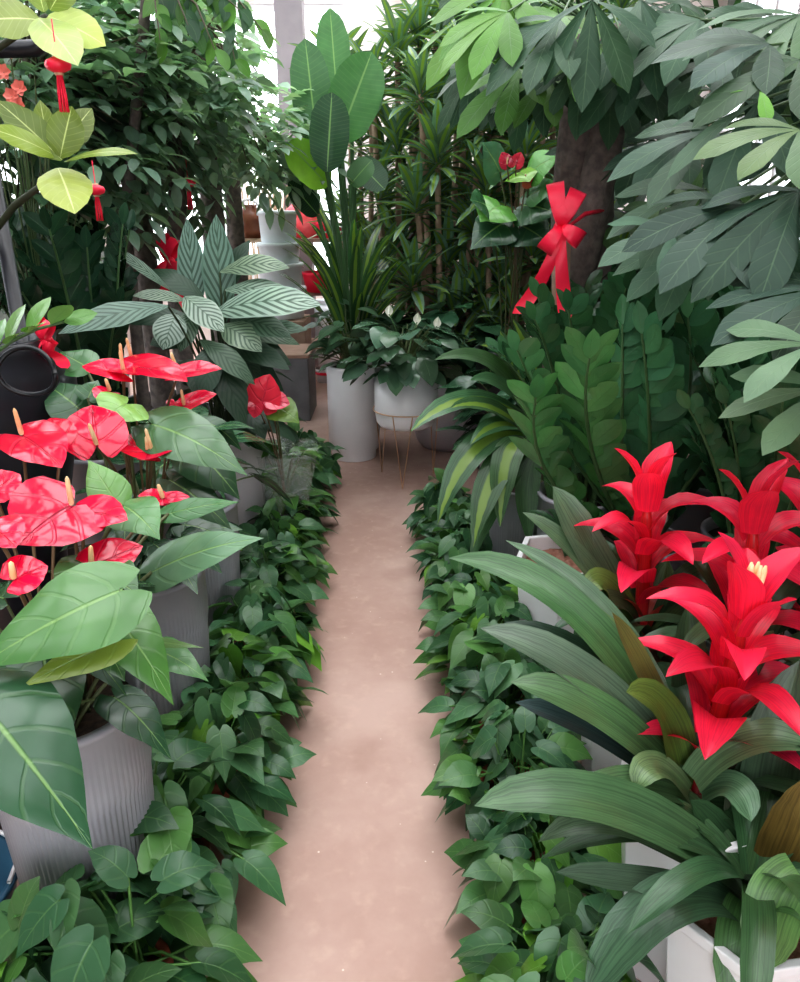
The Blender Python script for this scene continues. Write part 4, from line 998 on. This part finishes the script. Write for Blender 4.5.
# blue-white canister
q = atz(318, 372, 0); q = V((q.x + .03, q.y + .35, 0))
rcn = thing('canister', 'pale blue-white plastic canister behind the tall white cylinder pot', 'canister', q)
b = MB(); b.lathe([(.001, 0), (.14, 0), (.16, .02), (.16, .5), (.14, .56), (.06, .58), (.001, .58)], q, 32); b.build('body', 'bucket', rcn)
b = MB(); b.lathe([(.07, .575), (.07, .62), (.001, .62)], q, 24); b.build('cap', 'bucket', rcn)
q = atz(322, 384, 0)
rsp = thing('small_pot', 'small white pot with a red stripe beside the white cylinder pot', 'pot', q + V((.02, .1, 0)))
o = q + V((.02, .1, 0))
b = MB(); b.lathe([(.001, 0), (.07, 0), (.085, .1), (.09, .12), (.08, .12), (.075, .02), (.001, .02)], o, 28); b.build('bowl', 'wpot', rsp)
b = MB(); b.lathe([(.0845, .07), (.0885, .072), (.0895, .092), (.086, .094)], o, 28); b.build('stripe', 'red', rsp)
# brown glazed jug and stones by the wall
o = at(248, 212, 6.4); rj = V((o.x, 6.4, 0))
rt_ = thing('stand_shelf', 'pale wooden stand holding the brown jug beside the buckets', 'stand', rj)
zt = at(248, 238, 6.4).z
b = MB(); b.box((-.2, -.16, zt - .03), (.2, .16, zt), o=rj); b.build('shelf', 'wick', rt_, False)
for x in (-.18, .16):
    for y in (-.14, .12):
        b = MB(); b.box((x, y, 0), (x + .03, y + .03, zt - .03), o=rj); b.build('leg', 'wick', rt_, False)
rjg = thing('jug', 'round brown glazed jug with pale handle beside the bucket stack', 'jug', V((o.x + .02, 6.38, zt)))
oo = V((o.x + .02, 6.38, zt))
b = MB(); b.lathe([(.001, 0), (.07, 0), (.115, .06), (.125, .12), (.10, .19), (.05, .23), (.055, .25), (.04, .25), (.001, .2)], oo, 28); b.build('body', 'brown', rjg)
b = MB(); b.tube([oo + V((.10 * math.cos(a), -.05, .17 + .12 * math.sin(a))) for a in [k * .314 for k in range(11)]], .010, 8); b.build('handle', 'wpot', rjg)
b = MB(); b.tube([at(215, 160, 6.3), at(243, 205, 6.35)], [.012, .014], 8); b.tube([at(243, 205, 6.35), V((oo.x, 6.38, zt + .2))], .008, 6)
tag(b.build('pale_rod', 'wpot'), 'pale slanting rod leaning down to the brown jug', 'rod')
R.seed(195)
for i in range(5):
    b = MB(); px = 232 + 13 * (i % 3); py = 262 + 16 * (i // 3)
    o = at(px, py, 6.9); r = .10
    P = [];  
    for a_ in range(8):
        for k in range(12):
            th = math.pi * a_ / 7; ph = 6.283 * k / 12; rr_ = r * (1 + R.uniform(-.12, .12)); P.append(V((o.x, 6.9, 0)) + V((rr_ * math.sin(th) * math.cos(ph) * 1.2, rr_ * math.sin(th) * math.sin(ph), .10 + (i // 3) * .19 - rr_ * math.cos(th))))
    b.grid(P, [(0, 0)] * len(P), 8, 12, (1, 1, 1), True); tag(b.build('rock', 'stone'), 'rough pale rock in the pile behind the bucket stack', 'rock', 'pale rocks behind the buckets')
# straw wicker bundle
o = at(262, 220, 7.0); q = V((o.x, 7.0, 0))
b = MB()
for k in range(40):
    a = R.uniform(0, 6.28); r0, r1 = R.uniform(0, .12), R.uniform(.1, .26)
    b.tube([q + V((math.cos(a) * r0, math.sin(a) * r0, .0)), q + V((math.cos(a) * r1, math.sin(a) * r1, R.uniform(1.5, 1.75)))], .006, 5)
tag(b.build('straw_bundle', 'wick'), 'upright bundle of straw-coloured stalks behind the jug', 'stalks', None, 'stuff')

# ------------------------------------------------------------------ red ribbons, lanterns
def bow(root, c, s, nrm, tails):
    """c: knot; loops and tails in the plane across nrm"""
    x = UP.cross(nrm).normalized(); u = nrm.cross(x)
    k = MB(); k.ball(c + nrm * .012, .022 * s, 12, 8); k.build('knot', 'red', root)
    for (dx, dz, L, w) in ((-.22, 1, .12, .05), (.38, .9, .105, .05), (.55, -.35, .07, .05), (-.32, -.5, .08, .05), (.0, .7, .08, .05)):
        d = (x * dx + u * dz).normalized(); L *= s; wv = x * (-d.dot(u)) + u * d.dot(x)
        P = []; uv = []
        for i in range(13):
            a = 6.283 * i / 12; q = c + d * (L * .5 * (1 - math.cos(a))) + nrm * (.012 + .035 * s * math.sin(a) + .02)
            wd = w * s * (.25 + .75 * math.sin(min(a, 6.283 - a) / 2))
            for j in (-.5, 0, .5): P.append(q + wv * (wd * j) + nrm * (.004 * (1 - 4 * j * j))); uv.append((j + .5, i / 12))
        b = MB(); b.grid(P, uv, 13, 3, (1, 1, 1)); b.build('loop', 'red', root)
    for (tx, tz, w) in tails:
        P = []; uv = []
        for i in range(11):
            t = i / 10; q = c + x * (tx * t * t + .3 * tx * t * (1 - t)) + u * (tz * t) + nrm * (.02 + .012 * math.sin(t * 7))
            wd = w * (.5 + .5 * t) if i < 10 else w * .55
            for j in (-.5, 0, .5): P.append(q + x * (wd * j) + nrm * (.008 * math.sin(t * 5 + j * 3))); uv.append((j + .5, t))
        b = MB(); b.grid(P, uv, 11, 3, (1, 1, 1)); b.build('tail', 'red', root)
c = at(561, 228, 2.74)
rb1 = thing('ribbon_bow', 'large red satin bow with long tails tied on the thick trunk', 'bow', c)
nr = V((-.2, -1, .15)).normalized()
bow(rb1, c, 1.2, nr, ((-.13, -.29, .062), (.045, -.31, .06)))
for o_ in rb1.children: pass
b = MB(); b.tube([c + V((.02, 0, .0)), at(585, 214, 2.82), at(605, 210, 2.9)], [.006, .008, .006], 6); b.build('band', 'red', rb1)
c = at(172, 262, 3.55)
rb2 = thing('ribbon_bow', 'red ribbon tied on the slim trunk behind the calathea', 'bow', c)
bow(rb2, c, 1.0, nr, ((-.05, -.16, .06), (.09, -.22, .06)))
c = at(52, 340, 2.0)
rb3 = thing('ribbon_bow', 'crumpled red ribbon hanging beside the black urn', 'bow', c)
bow(rb3, c, .5, nr, ((-.02, -.08, .04), (.05, -.07, .04)))
def lantern(px, py, Y, s, lab):
    c = at(px, py, Y); root = thing('lantern', lab, 'ornament', c, None)
    b = MB(); b.lathe([(.001, .022 * s), (.014 * s, .021 * s), (.034 * s, .012 * s), (.039 * s, 0), (.034 * s, -.012 * s), (.014 * s, -.021 * s), (.001, -.022 * s)], c, 24, ribs=.06); b.build('lantern_body', 'red', root)
    b = MB(); b.lathe([(.013 * s, .019 * s), (.013 * s, .027 * s), (.001, .027 * s)], c, 16); b.build('cap', 'gold', root); b = MB(); b.lathe([(.001, -.019 * s), (.013 * s, -.019 * s), (.013 * s, -.028 * s), (.001, -.028 * s)], c, 16); b.build('cap', 'gold', root)
    b = MB()
    for k in range(10):
        a = k * .628; q = c + V((.007 * s * math.cos(a), .007 * s * math.sin(a), -.027 * s)); b.tube([q, q + V((.003 * math.cos(a), .003 * math.sin(a), -.05 * s)), q + V((.004 * math.cos(a), .004 * math.sin(a), -.10 * s))], .0026 * s, 4)
    b.build('tassel', 'red', root)
    b = MB(); b.tube([c + UP * .025 * s, c + UP * .12 * s], .0015, 4); b.build('cord', 'red', root)
lantern(58, 65, 1.86, .72, 'little red lantern with tassel hanging under the top rubber plant leaves')
lantern(96, 190, 2.2, .62, 'little red lantern hanging beside the lowest pale rubber leaf')
lantern(188, 183, 3.75, .9, 'little red lantern hanging between the slim tree trunks')
# coral flowers by the window edge
R.seed(200)
q = V((at(5, 90, 2.9).x, 2.9, 0))
rcf = thing('begonia', 'tall plant with coral red blossoms beside the black bar', 'potted plant', q)
tall_pot(rcf, .15, .6, 'bpot')
fill_leaves(rcf, q + V((0, 0, .56)), .2, .4, 1.35, 50, .12, (.05, .11, .06), 'pothos', 201, 'oval', 0)
for i, (px, py) in enumerate(((4, 72), (12, 96), (-8, 85), (8, 110), (-12, 60), (20, 88), (18, 104), (10, 50))):
    c = at(px, py, 2.7); b = MB()
    for k in range(6):
        a = k * 1.047 + i; d = V((math.cos(a), -.3, math.sin(a))); b.blade(c, c + d * .012, c + d * .026, .012, V((0, -1, .2)), 'oval', 5, 1, .2, .2, 0, 0, (1, 1, 1))
    f = b.build('blossom', 'coral', rcf); b = MB(); stalk(b, q + V((0, 0, .6)), c, .0025, (.1, .15, .06)); b.build('stalk', 'stem', f)

# ------------------------------------------------------------------ black stand, urn, stick, tub at the edge
rbk = thing('tube_rack', 'black tubular metal rack whose bent bar pokes in beside the top rubber leaves', 'rack', V((-1.35, 2.1, 0)))
b = MB(); a0, a1, a2 = at(-30, 50, 2.1), at(40, 48, 2.1), at(46, 22, 2.1)
b.tube([a0, at(20, 49, 2.1), at(36, 48, 2.1), at(43, 42, 2.1), a2], .020, 10); b.build('bar', 'black', rbk)
b = MB(); b.tube([V((a0.x, 2.1, .02)), V((a0.x, 2.1, a0.z))], .020, 10); b.build('pole', 'black', rbk)
b = MB(); b.lathe([(.001, 0), (.16, 0), (.16, .015), (.03, .03), (.001, .03)], V((a0.x, 2.1, 0)), 28); b.build('base', 'black', rbk)
q = V((at(10, 400, 1.95).x - .09, 2.0, 0))
ru = thing('urn_planter', 'glossy black urn with a ring handle beside the red blooms', 'urn', q)
zt = at(20, 345, 1.9).z
b = MB(); b.lathe([(.001, 0), (.13, 0), (.15, .05), (.10, .15), (.14, zt * .5), (.23, zt * .82), (.235, zt * .93), (.19, zt * .97), (.2, zt), (.17, zt), (.15, zt * .93), (.001, zt * .93)], q, 40); b.build('body', 'black', ru)
cc = at(28, 372, 1.72); b = MB(); b.tube([cc + V((.065 * math.cos(k * .2618), -.01 * math.cos(k * .5), .055 * math.sin(k * .2618))) for k in range(25)], .006, 8); b.build('ring_handle', 'black', ru)
b = MB(); b.tube([at(-25, 805, .95), V((-.83, .98, 0))], .0045, 8); tag(b.build('wooden_stick', 'orange'), 'thin orange wooden stick leaning at the front ribbed pot', 'stick')

q = V((-.985, 1.2, 0))
rt2 = thing('plastic_tub', 'dark blue plastic tub half cut off by the photo edge at the front ribbed pot', 'tub', q)
b = MB(); b.lathe([(.001, 0), (.13, 0), (.15, .12), (.16, .13), (.16, .14), (.145, .14), (.125, .02), (.001, .02)], q, 32); b.build('tub_body', 'blue', rt2)
b = MB(); b.tube([q + V((.155 * math.cos(a), .155 * math.sin(a), .15)) for a in [k * .314 for k in range(11)]], .005, 6); b.build('handle', 'wpot', rt2)
place(rq, (1.02, 1.72, 0), .5, .72, 'low dark-leaved plant in a rounded pot among the red bromeliads')
place(rq, (1.38, 1.62, 0), 2.5, .75, 'low dark-leaved plant in a rounded pot by the edge-cut red spike')
q = V((.80, 2.3, 0))
zq = thing('zz_plant', 'zz plant with the largest paired glossy leaflets, rising between striped dracaena and lone red spike', 'potted plant', q)
tall_pot(zq, .15, .45, 'gpot')
R.seed(78); lf, st = MB(), MB()
for (mx, my, tx, ty, Y, c) in ((540, 450, 528, 350, 2.3, (.05, .13, .06)), (575, 440, 572, 345, 2.2, (.055, .14, .05)), (610, 430, 606, 315, 2.25, (.04, .11, .055)), (645, 430, 640, 335, 2.15, (.045, .12, .06)), (680, 430, 690, 305, 2.3, (.045, .12, .06)), (710, 440, 735, 330, 2.25, (.04, .11, .055)), (600, 400, 606, 288, 2.5, (.04, .11, .05)), (650, 400, 655, 290, 2.5, (.045, .12, .06)), (540, 480, 515, 400, 2.25, (.05, .14, .05)), (740, 450, 775, 360, 2.2, (.045, .12, .06))):
    b0 = q + V((R.uniform(-.06, .06), R.uniform(-.06, .06), .4)); zz_stem(lf, st, b0, at(mx + R.uniform(-25, 25), my + 10, Y + R.uniform(-.1, .1)), at(tx + R.uniform(-22, 22), ty + R.uniform(-10, 14), Y + R.uniform(-.2, .1)), 15, R.uniform(.13, .16), tuple(x * 1.7 for x in c))
lf.build('foliage', 'zz', zq); st.build('stems', 'stem', zq)
place(z1, (1.40, 2.45, 0), 4.6, 1.0, 'dark zz plant in the middle rank under the low palmate leaves')
# ------------------------------------------------------------------ light and camera
sc = bpy.context.scene
w = bpy.data.worlds.new('sky'); sc.world = w; w.use_nodes = True
bg = w.node_tree.nodes['Background']; bg.inputs[0].default_value = (.93, .97, 1.0, 1); bg.inputs[1].default_value = 3.2
s = bpy.data.lights.new('sun', 'SUN'); s.energy = 1.5; s.angle = math.radians(60); s.color = (1, .97, .94)
so = bpy.data.objects.new('sun', s); col.objects.link(so); so.rotation_euler = (math.radians(-8), math.radians(6), 0)
cam = bpy.data.cameras.new('camera'); co = bpy.data.objects.new('camera', cam); col.objects.link(co)
cam.sensor_fit = 'VERTICAL'; cam.sensor_height = 24; cam.lens = FPX / 982 * 24
co.location = CAM; co.rotation_euler = (math.radians(90) - PITCH, 0, 0); cam.clip_start = .05
sc.camera = co
sc.view_settings.view_transform = 'Standard'; sc.view_settings.exposure = 0.35
try: sc.view_settings.look = 'Medium High Contrast'
except Exception: pass
sc.cycles.max_bounces = 6
